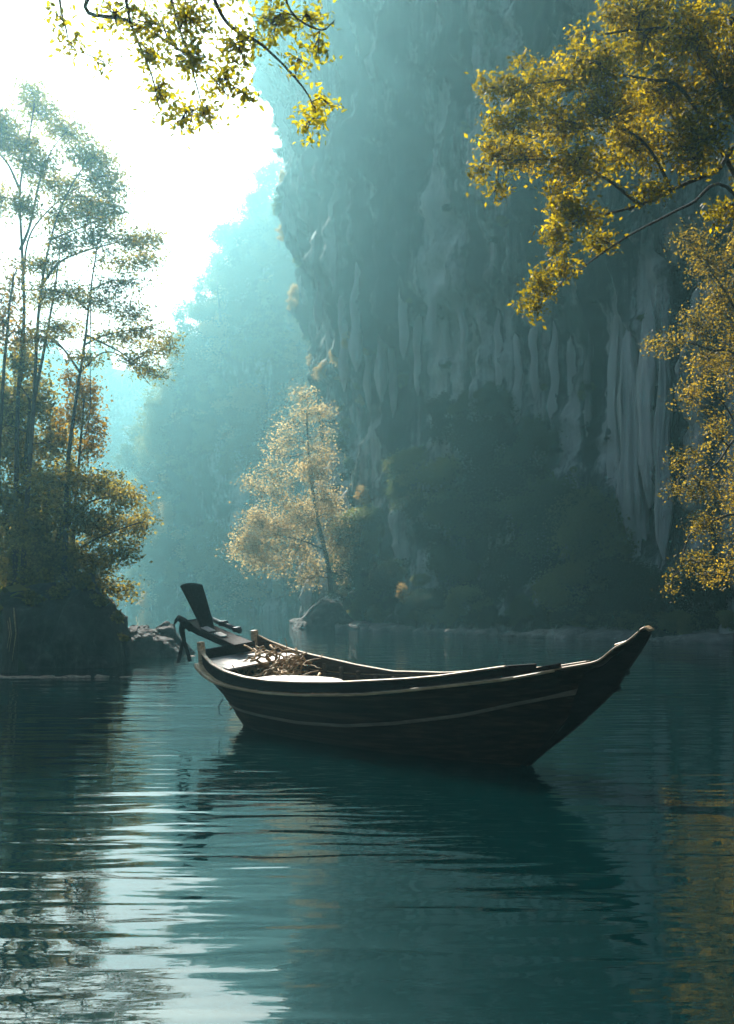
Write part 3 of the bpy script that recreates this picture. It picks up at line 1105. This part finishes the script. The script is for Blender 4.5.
def pc(lst, Y, dy=None, k=1.0, seed=0):
    """clumps from photo places: (px, py, half width, half height[, clusters]) at distance Y, given a depth of their own"""
    rg = np.random.default_rng(seed)
    o = []
    for c in lst:
        px, py, hw, hh = c[:4]
        yy = Y + rg.uniform(-1, 1) * (dy or 0)
        s = yy / F
        o.append((at(px, py, yy), (hw * s, max(hw, hh) * s * .9, hh * s), int((c[4] if len(c) > 4 else hw * hh / 22) * k) + 2))
    return o


# golden tree reaching in from the right
Y = 14
gold_l = [(523, 90, 40, 20), (560, 78, 40, 24), (600, 62, 36, 28), (645, 40, 42, 30), (695, 35, 45, 36), (722, 90, 36, 45), (665, 95, 50, 34), (612, 108, 46, 28),
          (562, 122, 40, 22), (515, 118, 32, 16), (496, 152, 22, 18), (524, 158, 30, 18), (578, 165, 38, 24), (632, 150, 46, 28), (694, 140, 42, 36),
          (560, 200, 22, 22), (554, 238, 18, 22), (540, 284, 18, 16), (532, 306, 10, 12), (583, 212, 28, 14), (602, 240, 20, 12), (565, 268, 16, 12), (612, 18, 18, 10),
          (576, 38, 6, 14), (522, 62, 10, 8), (484, 86, 10, 8), (480, 172, 9, 12), (498, 186, 9, 10), (650, 190, 30, 10), (718, 215, 18, 14), (640, 12, 40, 20), (760, 60, 40, 60), (760, 170, 35, 40)]
tx = at(884, 640, 14.6)
g = lambda px, py, y=Y: at(px, py, y)
limbs = [([(7.9, 14.8, -.1), (7.75, 14.7, 2.2), (7.3, 14.6, 4.2), (6.5, 14.5, 6.0), (5.9, 14.3, 7.2), (5.5, 14.2, 8.6), (5.1, 14.0, 10.4)], .26, .07),
         ([(6.9, 14.5, 5.2), g(755, 160), g(715, 172), g(672, 190), g(640, 205), g(600, 216), g(570, 225), g(555, 250)], .07, .012),
         ([(6.7, 14.5, 5.6), g(735, 195), g(690, 205), g(655, 222), g(625, 238), g(590, 262), g(560, 285), g(538, 302)], .042, .007),
         ([g(672, 190), g(650, 150), g(625, 130), g(585, 125), g(540, 118)], .026, .008),
         ([g(640, 205), g(600, 175), g(560, 160), g(520, 160), g(490, 160)], .026, .006),
         ([(5.9, 14.3, 7.2), g(690, 100), g(650, 80), g(600, 75), g(545, 82), g(490, 88)], .045, .007),
         ([(5.5, 14.2, 8.6), g(690, 40), g(640, 30), g(600, 35)], .05, .012),
         ([(7.75, 14.7, 2.2), (8.6, 15, 4), (9.2, 15.4, 6.5), (9.5, 15.6, 9)], .14, .04)]
extra = [((9.2, 15.4, 8.5), (1.6, 1.6, 1.8), 60), ((8.2, 15.2, 10), (1.6, 1.6, 1.4), 60), ((9.6, 15.6, 6.5), (1.2, 1.4, 1.2), 40)]
tree('overhanging_tree', 'golden leaved tree reaching over the water above the bow, its dark limbs showing', 'tree', limbs,
     pc(gold_l, Y, .7, 1.15, 1) + extra, M['bark'], M['leaf_gold'], .078, 22, .075, 31, wid=.55, flat=.55, twig_r=.008)

# ochre tree lower at the right
Y = 23
och = [(690, 240, 26, 16), (706, 262, 30, 24), (722, 300, 24, 30), (668, 342, 24, 10), (700, 322, 26, 22), (706, 365, 22, 24), (690, 398, 20, 18), (714, 425, 14, 22), (690, 458, 24, 12),
       (672, 490, 16, 8), (702, 488, 26, 18), (706, 528, 24, 18), (696, 562, 20, 16), (714, 578, 14, 12), (671, 586, 6, 12), (655, 345, 10, 6), (740, 350, 30, 60), (745, 480, 35, 60), (740, 560, 25, 30), (750, 250, 30, 40)]
g = lambda px, py, y=Y: at(px, py, y)
limbs = [([(10.4, 23.6, .1), (10.2, 23.5, 2.5), (9.8, 23.3, 5), (9.2, 23.1, 7.5), (8.6, 23, 9.6)], .2, .05),
         ([(10.2, 23.5, 2.6), g(745, 520), g(715, 520), g(690, 535), g(680, 570)], .06, .012),
         ([(10, 23.4, 4), g(745, 440), g(715, 465), g(690, 470), g(670, 488)], .06, .012),
         ([(9.6, 23.3, 5.8), g(740, 360), g(710, 350), g(685, 342), g(650, 342)], .06, .012),
         ([(9.2, 23.1, 7.5), g(730, 300), g(705, 265), g(685, 242)], .05, .012),
         ([g(745, 440), g(720, 400), g(695, 395)], .03, .01)]
tree('riverside_tree', 'dusty ochre tree with hanging foliage below the golden tree', 'tree', limbs,
     pc(och, Y, .5, 1.3, 2), M['bark'], M['leaf_ochre'], .075, 22, .12, 37, wid=.6, flat=.45, twig_r=.009)

# olive branch from the near left tree
Y = 8
oli = [(60, 18, 8, 8, 3), (72, 46, 7, 8, 3), (104, 62, 3, 6, 1), (118, 18, 36, 12, 16), (152, 24, 34, 14, 20), (192, 22, 40, 16, 26), (150, 56, 20, 16, 12), (192, 58, 32, 18, 22), (160, 96, 20, 16, 12),
       (182, 120, 16, 10, 8), (208, 112, 16, 12, 10), (228, 80, 22, 18, 14), (240, 48, 28, 16, 18), (272, 24, 32, 14, 22), (310, 20, 22, 7, 10), (318, 52, 10, 14, 7), (300, 60, 10, 8, 5), (314, 112, 10, 12, 7), (330, 105, 6, 8, 3),
       (248, 96, 8, 6, 3), (305, 128, 5, 6, 2), (200, -25, 120, 25, 60), (100, -30, 60, 20, 25), (300, -30, 60, 20, 25)]
g = lambda px, py, y=Y: at(px, py, y)
limbs = [([(-6.6, 3.2, .3), (-6.5, 3.4, 2.5), (-6.2, 4.0, 4.6), (-5.4, 5.0, 6.2), (-4.2, 6.2, 7.2), g(80, -50, 7.6), g(200, -40), g(330, -30)], .22, .02),
         ([g(80, -50, 7.6), g(60, -10), g(66, 30), g(72, 50)], .02, .004),
         ([g(120, -45, 7.8), g(85, 8), g(125, 20), g(165, 40), g(205, 70), g(228, 96)], .025, .004),
         ([g(120, -45, 7.8), g(130, 20), g(150, 70), g(160, 110)], .018, .004),
         ([g(200, -40), g(225, 20), g(262, 45), g(290, 72), g(308, 95), g(318, 118)], .022, .004),
         ([g(160, -40), g(180, 30), g(195, 80), g(205, 118)], .018, .004),
         ([g(280, -35), g(290, 10), g(320, 30), g(335, 20)], .016, .004),
         ([(-6.4, 3.6, 3.6), (-7.5, 3, 6), (-8, 2.6, 8.5)], .12, .03)]
limbs += [([(-6.5, 3.4, 2.5), (-6.3, 4.5, 6.0), (-5.2, 6.5, 8.6), (-3, 9, 10.6), (0, 11.5, 12.0), (2.5, 12.5, 12.6)], .16, .03),  # limbs added to carry the unseen shading canopy
          ([(-5.2, 6.5, 8.6), (-6.5, 9, 10.2), (-7.5, 12, 12)], .08, .02), ([(-3, 9, 10.6), (0, 8.5, 10.2), (2.5, 8, 9.6)], .07, .02)]
extra = [((-7.8, 2.6, 8.2), (1.6, 1.6, 1.3), 60), ((-5.6, 4.6, 7.4), (1.3, 1.3, .7), 40)]
for cx_ in np.arange(-8.5, 3.2, 1.9):  # canopy clumps added above the view to shade the near air
    for cy_ in (7.5, 9.3, 11.1, 12.9):
        jx, jy = random.uniform(-.5, .5), random.uniform(-.5, .5)
        extra.append(((cx_ + jx, cy_ + jy, CAM_H + .6 * (cy_ + jy) + 2.0 + random.uniform(0, .8)), (1.2, 1.2, .7), 75))
tree('leaning_tree', 'olive green branch with separate pointed leaves hanging against the white sky', 'tree', limbs,
     pc(oli, Y, .35, 1., 3) + extra, M['bark'], M['leaf_near'], .057, 11, .06, 41, wid=.5, flat=.4, fold=True, twig_r=.006, along=.15)

# tall slender trees on the left shore
Y = 38
g = lambda px, py, y=Y: at(px, py, y)
A_ = [(40, 112, 26, 12), (24, 150, 22, 16), (66, 132, 30, 11), (40, 165, 26, 10), (88, 152, 30, 9), (104, 176, 26, 8), (60, 186, 34, 10), (22, 206, 16, 18), (92, 202, 34, 8), (108, 222, 18, 6), (66, 222, 24, 7), (30, 90, 16, 10), (0, 130, 30, 30), (-20, 200, 25, 30)]
limbs = [([g(14, 640), g(16, 520), g(18, 400), g(24, 320), g(22, 250), g(20, 190), g(30, 130), g(36, 95)], .13, .025),
         ([g(20, 250), g(30, 225), g(40, 180), g(52, 150), g(68, 130)], .06, .015),
         ([g(22, 290), g(30, 235), g(60, 200), g(90, 180)], .05, .012),
         ([g(20, 190), g(5, 160), g(-20, 140)], .06, .015)]
tree('slender_tree', 'tallest thin tree at the left, its feathery crown against the white sky', 'tree', limbs, pc(A_, Y, 1.2, 1.9, 4),
     M['grey_bark'], M['leaf_tall'], .16, 44, (.26, .26, .17), 43, wid=.42, flat=.6, twig_r=.016)
Y = 36.5
g = lambda px, py, y=Y: at(px, py, y)
B_ = [(98, 160, 26, 8), (112, 190, 20, 8), (84, 215, 34, 7), (116, 208, 14, 6), (60, 240, 26, 8), (92, 236, 28, 6), (40, 262, 20, 10), (126, 240, 26, 7), (150, 238, 12, 10), (148, 262, 14, 10), (112, 262, 26, 6)]
limbs = [([g(20, 640), g(26, 520), g(34, 400), g(38, 320), g(46, 260), g(58, 215), g(72, 185), g(88, 160)], .13, .02),
         ([g(42, 285), g(60, 262), g(88, 250), g(120, 242), g(150, 236)], .05, .012),
         ([g(50, 240), g(75, 230), g(105, 218)], .045, .012),
         ([g(34, 400), g(46, 340), g(56, 280), g(60, 250)], .07, .02)]
tree('slender_tree', 'thin forked tree leaning right just beside the tallest slender tree', 'tree', limbs, pc(B_, Y, 1.2, 1.9, 5),
     M['grey_bark'], M['leaf_tall'], .16, 42, (.26, .26, .16), 44, wid=.42, flat=.6, twig_r=.015)
Y = 35
g = lambda px, py, y=Y: at(px, py, y)
C_ = [(62, 292, 40, 12), (102, 300, 36, 10), (132, 312, 28, 9), (142, 332, 26, 8), (158, 350, 20, 10), (122, 340, 34, 8), (64, 326, 36, 10), (84, 356, 28, 7), (152, 372, 22, 7), (34, 342, 20, 12), (120, 282, 30, 8), (170, 345, 10, 10), (128, 360, 30, 6), (40, 300, 20, 10)]
limbs = [([g(64, 600), g(66, 520), g(68, 462), g(76, 400), g(85, 340), g(92, 280), g(98, 242)], .12, .018),
         ([g(80, 372), g(60, 345), g(40, 330), g(20, 330)], .05, .012),
         ([g(84, 345), g(105, 335), g(130, 330), g(158, 325)], .04, .01),
         ([g(86, 335), g(120, 352), g(148, 372), g(165, 378)], .045, .01),
         ([g(88, 310), g(70, 296), g(45, 290)], .04, .01),
         ([g(91, 290), g(115, 280), g(140, 285)], .03, .01),
         ([g(80, 372), g(105, 352), g(130, 362), g(150, 385)], .035, .01),
         ([g(91, 290), g(90, 350), g(90, 410), g(84, 440)], .02, .014)]
tree('slender_tree', 'bare lower trunked tree with wide flat sprays, standing over the yellow bush', 'tree', limbs, pc(C_, Y, 1.4, 1.6, 6),
     M['grey_bark'], M['leaf_tall'], .14, 38, (.28, .28, .13), 45, wid=.4, flat=.65, twig_r=.014)

# bushes over the boulders
Y = 37.5
g = lambda px, py, y=Y: at(px, py, y)
D_ = [(38, 400, 26, 30), (26, 450, 26, 40), (58, 440, 24, 22), (40, 500, 34, 36), (24, 360, 20, 24), (0, 420, 30, 60), (0, 520, 30, 60), (20, 560, 30, 40), (50, 550, 34, 34)]
tree('shore_tree', 'dense dark green tree behind the slender trunks at the left edge', 'tree',
     [([g(8, 640, 39), g(12, 560, 39), g(24, 480, 38.5), g(30, 400, 38)], .2, .05), ([g(12, 560, 39), g(40, 520), g(56, 460)], .08, .02)],
     pc(D_, 38.6, .8, 1.1, 7), M['bark'], M['leaf_bush'], .2, 40, .24, 51, wid=.55, flat=.4, twig_r=.014)
Y = 35.5
E_ = [(62, 480, 36, 22), (100, 484, 30, 20), (126, 498, 22, 14), (142, 522, 12, 16), (112, 524, 34, 20), (72, 520, 36, 26), (60, 556, 36, 22), (92, 560, 34, 20), (122, 552, 20, 10), (106, 586, 26, 10), (70, 584, 30, 12), (128, 590, 6, 10), (30, 530, 26, 26), (34, 580, 30, 18), (30, 600, 28, 14), (66, 604, 22, 9), (16, 622, 12, 14), (90, 596, 16, 8)]
tree('shore_tree', 'broad bushy tree with sunlit orange tips leaning out over the big boulder', 'tree',
     [([at(50, 618, 36.2), at(52, 580, 36), at(58, 540, 35.6), at(66, 505, 35.5)], .2, .06), ([at(54, 570, 36), at(85, 545, Y), at(118, 530, Y), at(142, 522, Y)], .08, .015),
      ([at(58, 540, Y), at(85, 505, Y), at(118, 495, Y)], .07, .015), ([at(54, 570, 36), at(90, 575, Y), at(112, 590, Y)], .05, .012)],
     pc(E_, Y, 1.0, 1.5, 8), M['bark'], M['leaf_bush'], .15, 40, .2, 52, wid=.55, flat=.4, twig_r=.012)
F_ = [(84, 398, 22, 22), (72, 420, 18, 16), (97, 432, 10, 18), (88, 448, 14, 12), (70, 378, 12, 8)]
tree('shore_tree', 'small bright yellow tree in front of the bare trunk above the broad bush', 'tree',
     [([at(70, 600, 36.8), at(74, 520, 36.6), at(80, 450, 36.2), at(84, 400, 36)], .1, .03)],
     pc(F_, 36.2, .5, 1.5, 9), M['bark'], M['leaf_yellow'], .15, 34, .2, 53, wid=.55, flat=.4, twig_r=.012)
G_ = [(14, 300, 10, 34), (24, 332, 10, 14), (16, 270, 8, 12), (0, 320, 16, 40)]
tree('shore_tree', 'bright yellow foliage at the left edge below the tall feathery crown', 'tree',
     [([at(-6, 640, 34), at(-4, 520, 34), at(2, 400, 34), at(8, 320, 34), at(14, 275, 34)], .13, .03)],
     pc(G_, 34, .5, 1.5, 10), M['bark'], M['leaf_yellow'], .15, 15, .2, 54, wid=.55, flat=.4, twig_r=.012)

# sunlit tree at the corner of the cliff
Y = 77
g = lambda px, py, y=Y: at(px, py, y)
H_ = [(308, 402, 14, 8), (300, 424, 16, 8), (316, 418, 12, 8), (290, 446, 18, 8), (312, 444, 18, 8), (284, 470, 18, 10), (304, 474, 20, 10), (272, 498, 20, 10), (296, 500, 24, 12), (320, 492, 12, 10), (256, 522, 20, 10), (284, 526, 26, 12),
      (312, 522, 22, 12), (246, 548, 12, 8), (270, 552, 18, 10), (300, 548, 22, 12), (330, 536, 14, 12), (338, 556, 14, 12), (322, 572, 18, 10), (300, 572, 16, 8), (262, 568, 8, 6), (250, 534, 16, 10), (238, 558, 8, 6), (262, 510, 16, 12), (346, 548, 10, 14), (334, 520, 12, 14), (326, 470, 10, 12), (322, 440, 8, 8), (284, 560, 16, 10), (344, 574, 8, 8), (332, 462, 10, 10), (278, 446, 10, 8), (258, 486, 12, 10), (340, 500, 10, 12), (292, 412, 10, 8), (236, 536, 8, 8), (326, 420, 8, 8)]
hr = random.Random(4)
H_ += [(250, 545, 20, 14), (272, 530, 22, 14), (296, 515, 22, 14), (318, 505, 18, 14), (336, 545, 16, 16), (306, 470, 20, 14), (262, 560, 16, 10)]
H_ = [(x + hr.uniform(-10, 9), y + hr.uniform(-7, 7), w * hr.uniform(.8, 1.15), h * hr.uniform(.9, 1.6), max(4, w * h / 15)) for x, y, w, h in H_]
tree('cliff_tree', 'sunlit pale gold tree with tiered sprays at the corner of the cliff', 'tree',
     [([g(331, 592), g(328, 565), g(321, 535), g(314, 500), g(309, 460), g(307, 420), g(308, 400)], .22, .04), ([g(325, 550), g(300, 540), g(270, 535), g(248, 545)], .08, .02),
      ([g(320, 530), g(300, 505), g(275, 498)], .07, .02), ([g(326, 560), g(338, 545), g(345, 540)], .06, .02)],
     pc(H_, Y, 1., 1.6, 11), M['grey_bark'], M['leaf_pale'], .2, 30, (.45, .45, .35), 55, wid=.55, flat=.45, twig_r=.02)


# ------------------------------------------------------------------ bushes and trees on the rock, copies of a few kinds
def bush_mesh(name, seed, leaf, nclump=16, w=1.0, h=.8, size=.14, per=46):
    """about 2 units wide, base at origin; leaves plus a short stem in the same mesh is not wanted: crown only"""
    rg = np.random.default_rng(seed)
    c = rg.normal(size=(nclump, 3))
    c /= np.linalg.norm(c, axis=1)[:, None]
    c *= rg.uniform(.35, .85, nclump)[:, None]
    c = c * np.array([w, w, h]) + np.array([0, 0, h * .9])
    rad = rg.uniform(.16, .44, nclump)
    n = (per * rad / .3).astype(int) * 2
    cc = np.repeat(c, n, 0)
    rr = np.repeat(rad, n)
    d = rg.normal(size=(len(cc), 3))
    d /= np.linalg.norm(d, axis=1)[:, None]
    lump = .7 + .9 * np.abs(perlin(d * 1.7 + cc * 2.3 + seed))
    pos = cc + d * (rr * lump * np.minimum(rg.uniform(.4, 1.1, len(cc)) + .12 * rg.exponential(1, len(cc)), 1.6))[:, None] * np.array([1, 1, .75])
    V, nper, fc = leaf_verts(pos, size, .65, .4, .3, False, rg)
    return quads_mesh(name, V, nper, fc, leaf)


protos = {
    'fern': [bush_mesh('fern', 95 + k, M['leaf_bush'], 14, 1., .6, .3, 30) for k in range(2)],
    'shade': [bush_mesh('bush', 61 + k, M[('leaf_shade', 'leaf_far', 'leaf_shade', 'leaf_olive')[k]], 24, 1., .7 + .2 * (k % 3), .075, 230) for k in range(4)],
    'far': [bush_mesh('tree', 71 + k, M[('leaf_far', 'leaf_shade', 'leaf_olive', 'leaf_far')[k]], 22, .85, .8 + .2 * k, .07, 230) for k in range(4)],
    'warm': [bush_mesh('tree', 81 + k, M['leaf_far_sunlit'], 18, .8, .9 + .2 * k, .07, 210) for k in range(2)],
}


def put(kind, name, p, r, label, cat, group, sink=.5):
    me = random.choice(protos[kind])
    o = bpy.data.objects.new(name, me)
    COL.objects.link(o)
    o.location = (p[0], p[1], p[2] - r * sink)
    o.rotation_euler = (random.uniform(-.15, .15), random.uniform(-.15, .15), random.uniform(0, 6.28))
    o.scale = (r * random.uniform(.85, 1.2), r * random.uniform(.85, 1.2), r * random.uniform(.8, 1.2))
    return tag(o, label, cat, group)


# dark undergrowth along the foot of the main cliff
rr = random.Random(5)
foot = []
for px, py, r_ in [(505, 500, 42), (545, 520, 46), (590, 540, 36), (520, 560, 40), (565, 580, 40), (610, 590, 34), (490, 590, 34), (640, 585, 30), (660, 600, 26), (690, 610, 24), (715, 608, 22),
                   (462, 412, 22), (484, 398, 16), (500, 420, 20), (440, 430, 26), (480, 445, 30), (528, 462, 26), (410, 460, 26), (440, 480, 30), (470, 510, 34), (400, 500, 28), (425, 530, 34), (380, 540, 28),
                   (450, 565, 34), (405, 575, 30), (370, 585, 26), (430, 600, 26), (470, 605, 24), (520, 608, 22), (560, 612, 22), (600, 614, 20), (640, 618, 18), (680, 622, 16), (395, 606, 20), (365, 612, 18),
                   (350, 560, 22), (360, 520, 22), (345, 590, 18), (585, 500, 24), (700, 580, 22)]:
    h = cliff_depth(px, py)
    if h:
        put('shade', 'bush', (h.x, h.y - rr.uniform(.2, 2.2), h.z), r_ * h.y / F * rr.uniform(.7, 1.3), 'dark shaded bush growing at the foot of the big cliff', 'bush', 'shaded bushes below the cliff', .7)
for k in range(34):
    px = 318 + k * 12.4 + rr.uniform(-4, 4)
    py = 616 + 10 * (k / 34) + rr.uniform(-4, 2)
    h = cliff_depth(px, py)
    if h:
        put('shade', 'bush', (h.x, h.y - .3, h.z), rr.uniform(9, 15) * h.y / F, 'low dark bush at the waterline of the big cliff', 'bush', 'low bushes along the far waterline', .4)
rock_p = []
for k in range(3):
    m = MB()
    a, e_ = np.meshgrid(np.linspace(0, 2 * math.pi, 36, endpoint=False), np.linspace(-.5 * math.pi, .5 * math.pi, 20))
    q = np.stack([np.cos(a) * np.cos(e_), np.sin(a) * np.cos(e_), np.sin(e_) * .6], -1)
    q = q * (1 + .35 * fbm(q * 1.4 + k * 9, 4))[..., None]
    m.grid(q, close=True)
    rock_p.append(m.mesh('boulder', M['shore_rock'], True))
for k in range(26):
    px = 300 + k * 16.5 + rr.uniform(-7, 7)
    h = cliff_depth(px, 640)
    h = cliff_depth(px, 622)
    if h:
        o = bpy.data.objects.new('boulder', rock_p[k % 3])
        COL.objects.link(o)
        sc_ = rr.uniform(.45, 1.3)
        o.location = (h.x - .4, h.y - 1.6, .0)
        o.scale = (sc_ * 1.5, sc_, sc_ * .8)
        o.rotation_euler = (0, 0, rr.uniform(0, 6.28))
        tag(o, 'small rock at the waterline under the big cliff', 'boulder', 'rocks along the far waterline')
for k in range(16):
    py = 60 + k * 20 + rr.uniform(-8, 8)
    for px in np.arange(240, 330, 1.5):
        h = cliff_depth(px, py)
        if h and h.y < 135:
            put('far' if k % 3 else 'warm', 'shrub', (h.x - .1, h.y - .2, h.z), rr.uniform(5, 11) * h.y / F, 'leafy tuft growing out from the edge of the big cliff against the sky', 'shrub', 'tufts on the sky edge of the cliff', .5)
            break
for k in range(70):
    px, py = rr.uniform(320, 700), rr.uniform(60, 560) if k % 3 else rr.uniform(380, 580)
    h = cliff_depth(px, py)
    if h:
        put('shade', 'shrub', (h.x, h.y - .1, h.z), rr.uniform(4, 9) * h.y / F, 'small dark shrub rooted in the face of the big cliff', 'shrub', 'shrubs rooted in the cliff face', .5)
for k in range(90):
    y = rr.uniform(32.5, 62)
    x = -.33 * y - rr.uniform(1.2, 28)
    if x / y * F + CX > 30 and y < 40:
        continue
    put('fern', 'bush', (x, y, 1.0 + .42 * max(0, -x - .33 * y - 2)), rr.uniform(.9, 2.3), 'leafy bush covering the bank behind the big dark boulder', 'bush', 'bushes on the bank', .3)
for px, py, r_ in [(100, 598, 11), (117, 616, 9), (62, 588, 13), (32, 596, 14), (84, 582, 11), (18, 640, 12), (123, 636, 7), (48, 610, 10)]:
    p = at(px, py, 33.4 + rr.uniform(-.2, .5))
    put('fern', 'fern', p, r_ * 33.5 / F, 'small leafy fern hanging over the big dark boulder', 'fern', 'ferns on the big boulder', .6)
# small warm shrubs on the lit edge of the cliff
for px, py, r_ in [(356, 556, 12), (372, 584, 11), (346, 592, 9), (388, 560, 10), (352, 470, 10), (362, 500, 9), (340, 440, 9), (402, 598, 9), (376, 526, 10), (420, 580, 9)]:
    h = cliff_depth(px, py)
    if h:
        put('warm' if px % 4 else 'shade', 'shrub', (h.x, h.y - 1.0, h.z), r_ * h.y / F * 1.2, 'pale olive shrub growing up the rock beside the sunlit gold tree', 'shrub', 'shrubs beside the gold tree', .5)
for px, py, r_ in [(296, 305, 12), (300, 330, 14), (292, 350, 14), (298, 372, 12), (348, 345, 12), (338, 362, 14), (322, 375, 12), (365, 352, 9), (290, 320, 10), (345, 380, 14), (362, 400, 13)]:  # pale warm leaves paint the sunlit patches here
    h = cliff_depth(px, py) or cliff_depth(px, py, hill_bvh)
    if h:
        put('warm', 'shrub', (h.x, h.y - .3, h.z), r_ * h.y / F, 'small shrub in sunlit tones clinging to the bright edge of the cliff', 'shrub', 'shrubs on the cliff edge', .5)

# forest on the hill behind
n = 0
rows_, cols_ = P2.shape[:2]
cand = []
for k in range(9000):
    i, j = rr.randrange(90, rows_ - 60), rr.randrange(4, cols_ - 1)
    p = P2[i, j]
    px, py = CX + p[0] / p[1] * F, YH - (p[2] - CAM_H) / p[1] * F
    if not (60 < px < 340 and 0 < py < 640):
        continue
    h = cliff_depth(px, py)
    if h and h.y < p[1] - 3:
        continue
    if any((p[0] - q[0]) ** 2 + (p[1] - q[1]) ** 2 + (p[2] - q[2]) ** 2 < q[3] for q in cand):
        continue
    cand.append((*p, 3.6 ** 2, j))
for x, y, z, d, j in cand[:210]:
    top = j > cols_ * .86
    warm = rr.random() < .26  # these crowns get the leaf colour with sunlight painted in
    put('warm' if warm else 'far', 'tree', (x, y, z), rr.choice((2.4, 3.0, 3.8, 4.6, 6.0, 7.5)), 'hazy tree in sunlit tones on the misty hill' if warm else 'hazy green tree on the misty hill', 'tree',
        'warm trees on the misty hill' if warm else 'green trees on the misty hill', .1 if top else .6)
print('hill trees', len(cand))

# two trees that stand free on the ridge
for px, py, Yr, s_, sd_ in [(217, 282, 184, 1., 91), (276, 215, 176, .9, 92)]:
    g = lambda dx, dy: at(px + dx * s_, py + dy * s_, Yr)
    cl = [(px + a * s_, py + c * s_, w * s_, hh * s_) for a, c, w, hh in [(-8, 0, 9, 5), (6, -8, 10, 5), (2, 4, 10, 4), (12, 2, 7, 5), (-2, -14, 8, 4), (10, -18, 6, 4)]]
    tree('ridge_tree', ['open crowned tree standing out on the lower left of the misty ridge', 'open crowned tree beside the cliff wall high on the ridge'][sd_ - 91], 'tree',
         [([g(4, 42), g(2, 20), g(0, 4), g(2, -12)], .3, .06), ([g(2, 20), g(10, 8), g(12, -4)], .12, .04)], pc(cl, Yr, .8, 2.0, sd_), M['grey_bark'], M['leaf_far'], .7, 9, .8, sd_, wid=.6, twig_r=.04)

# faint trees on the far hill
k = 0
rows_, cols_ = P3.shape[:2]
cand = []
for q_ in range(4000):
    i, j = rr.randrange(30, rows_ - 30), rr.randrange(3, cols_ - 1)
    p = P3[i, j]
    px, py = CX + p[0] / p[1] * F, YH - (p[2] - CAM_H) / p[1] * F
    if not (-20 < px < 300) or any((p[0] - q[0]) ** 2 + (p[1] - q[1]) ** 2 + (p[2] - q[2]) ** 2 < 30 for q in cand):
        continue
    h = cliff_depth(px, py, hill_bvh)
    if h and h.y < p[1] - 3:
        continue
    cand.append(tuple(p))
for x, y, z in cand[:70]:
    put('far', 'tree', (x, y, z), rr.uniform(4.5, 6.5), 'faint tree on the far hill at the end of the gorge', 'tree', 'trees on the far hill', .6)
print('far trees', len(cand))

# ------------------------------------------------------------------ render settings
scene.render.engine = 'CYCLES'
cy = scene.cycles
cy.max_bounces = 8
cy.diffuse_bounces = 3
cy.glossy_bounces = 3
cy.transmission_bounces = 4
cy.volume_bounces = 2
cy.transparent_max_bounces = 8
cy.use_denoising = True
cy.denoiser = 'OPENIMAGEDENOISE'
cy.denoising_input_passes = 'RGB_ALBEDO'
cy.sample_clamp_indirect = 6
cy.use_adaptive_sampling = True
cy.adaptive_threshold = .015
cy.caustics_reflective = False
cy.caustics_refractive = False
scene.view_settings.view_transform = 'Standard'
scene.view_settings.look = 'None'
scene.view_settings.gamma = 1
scene.view_settings.use_curve_mapping = False
scene.view_settings.exposure = 1.2
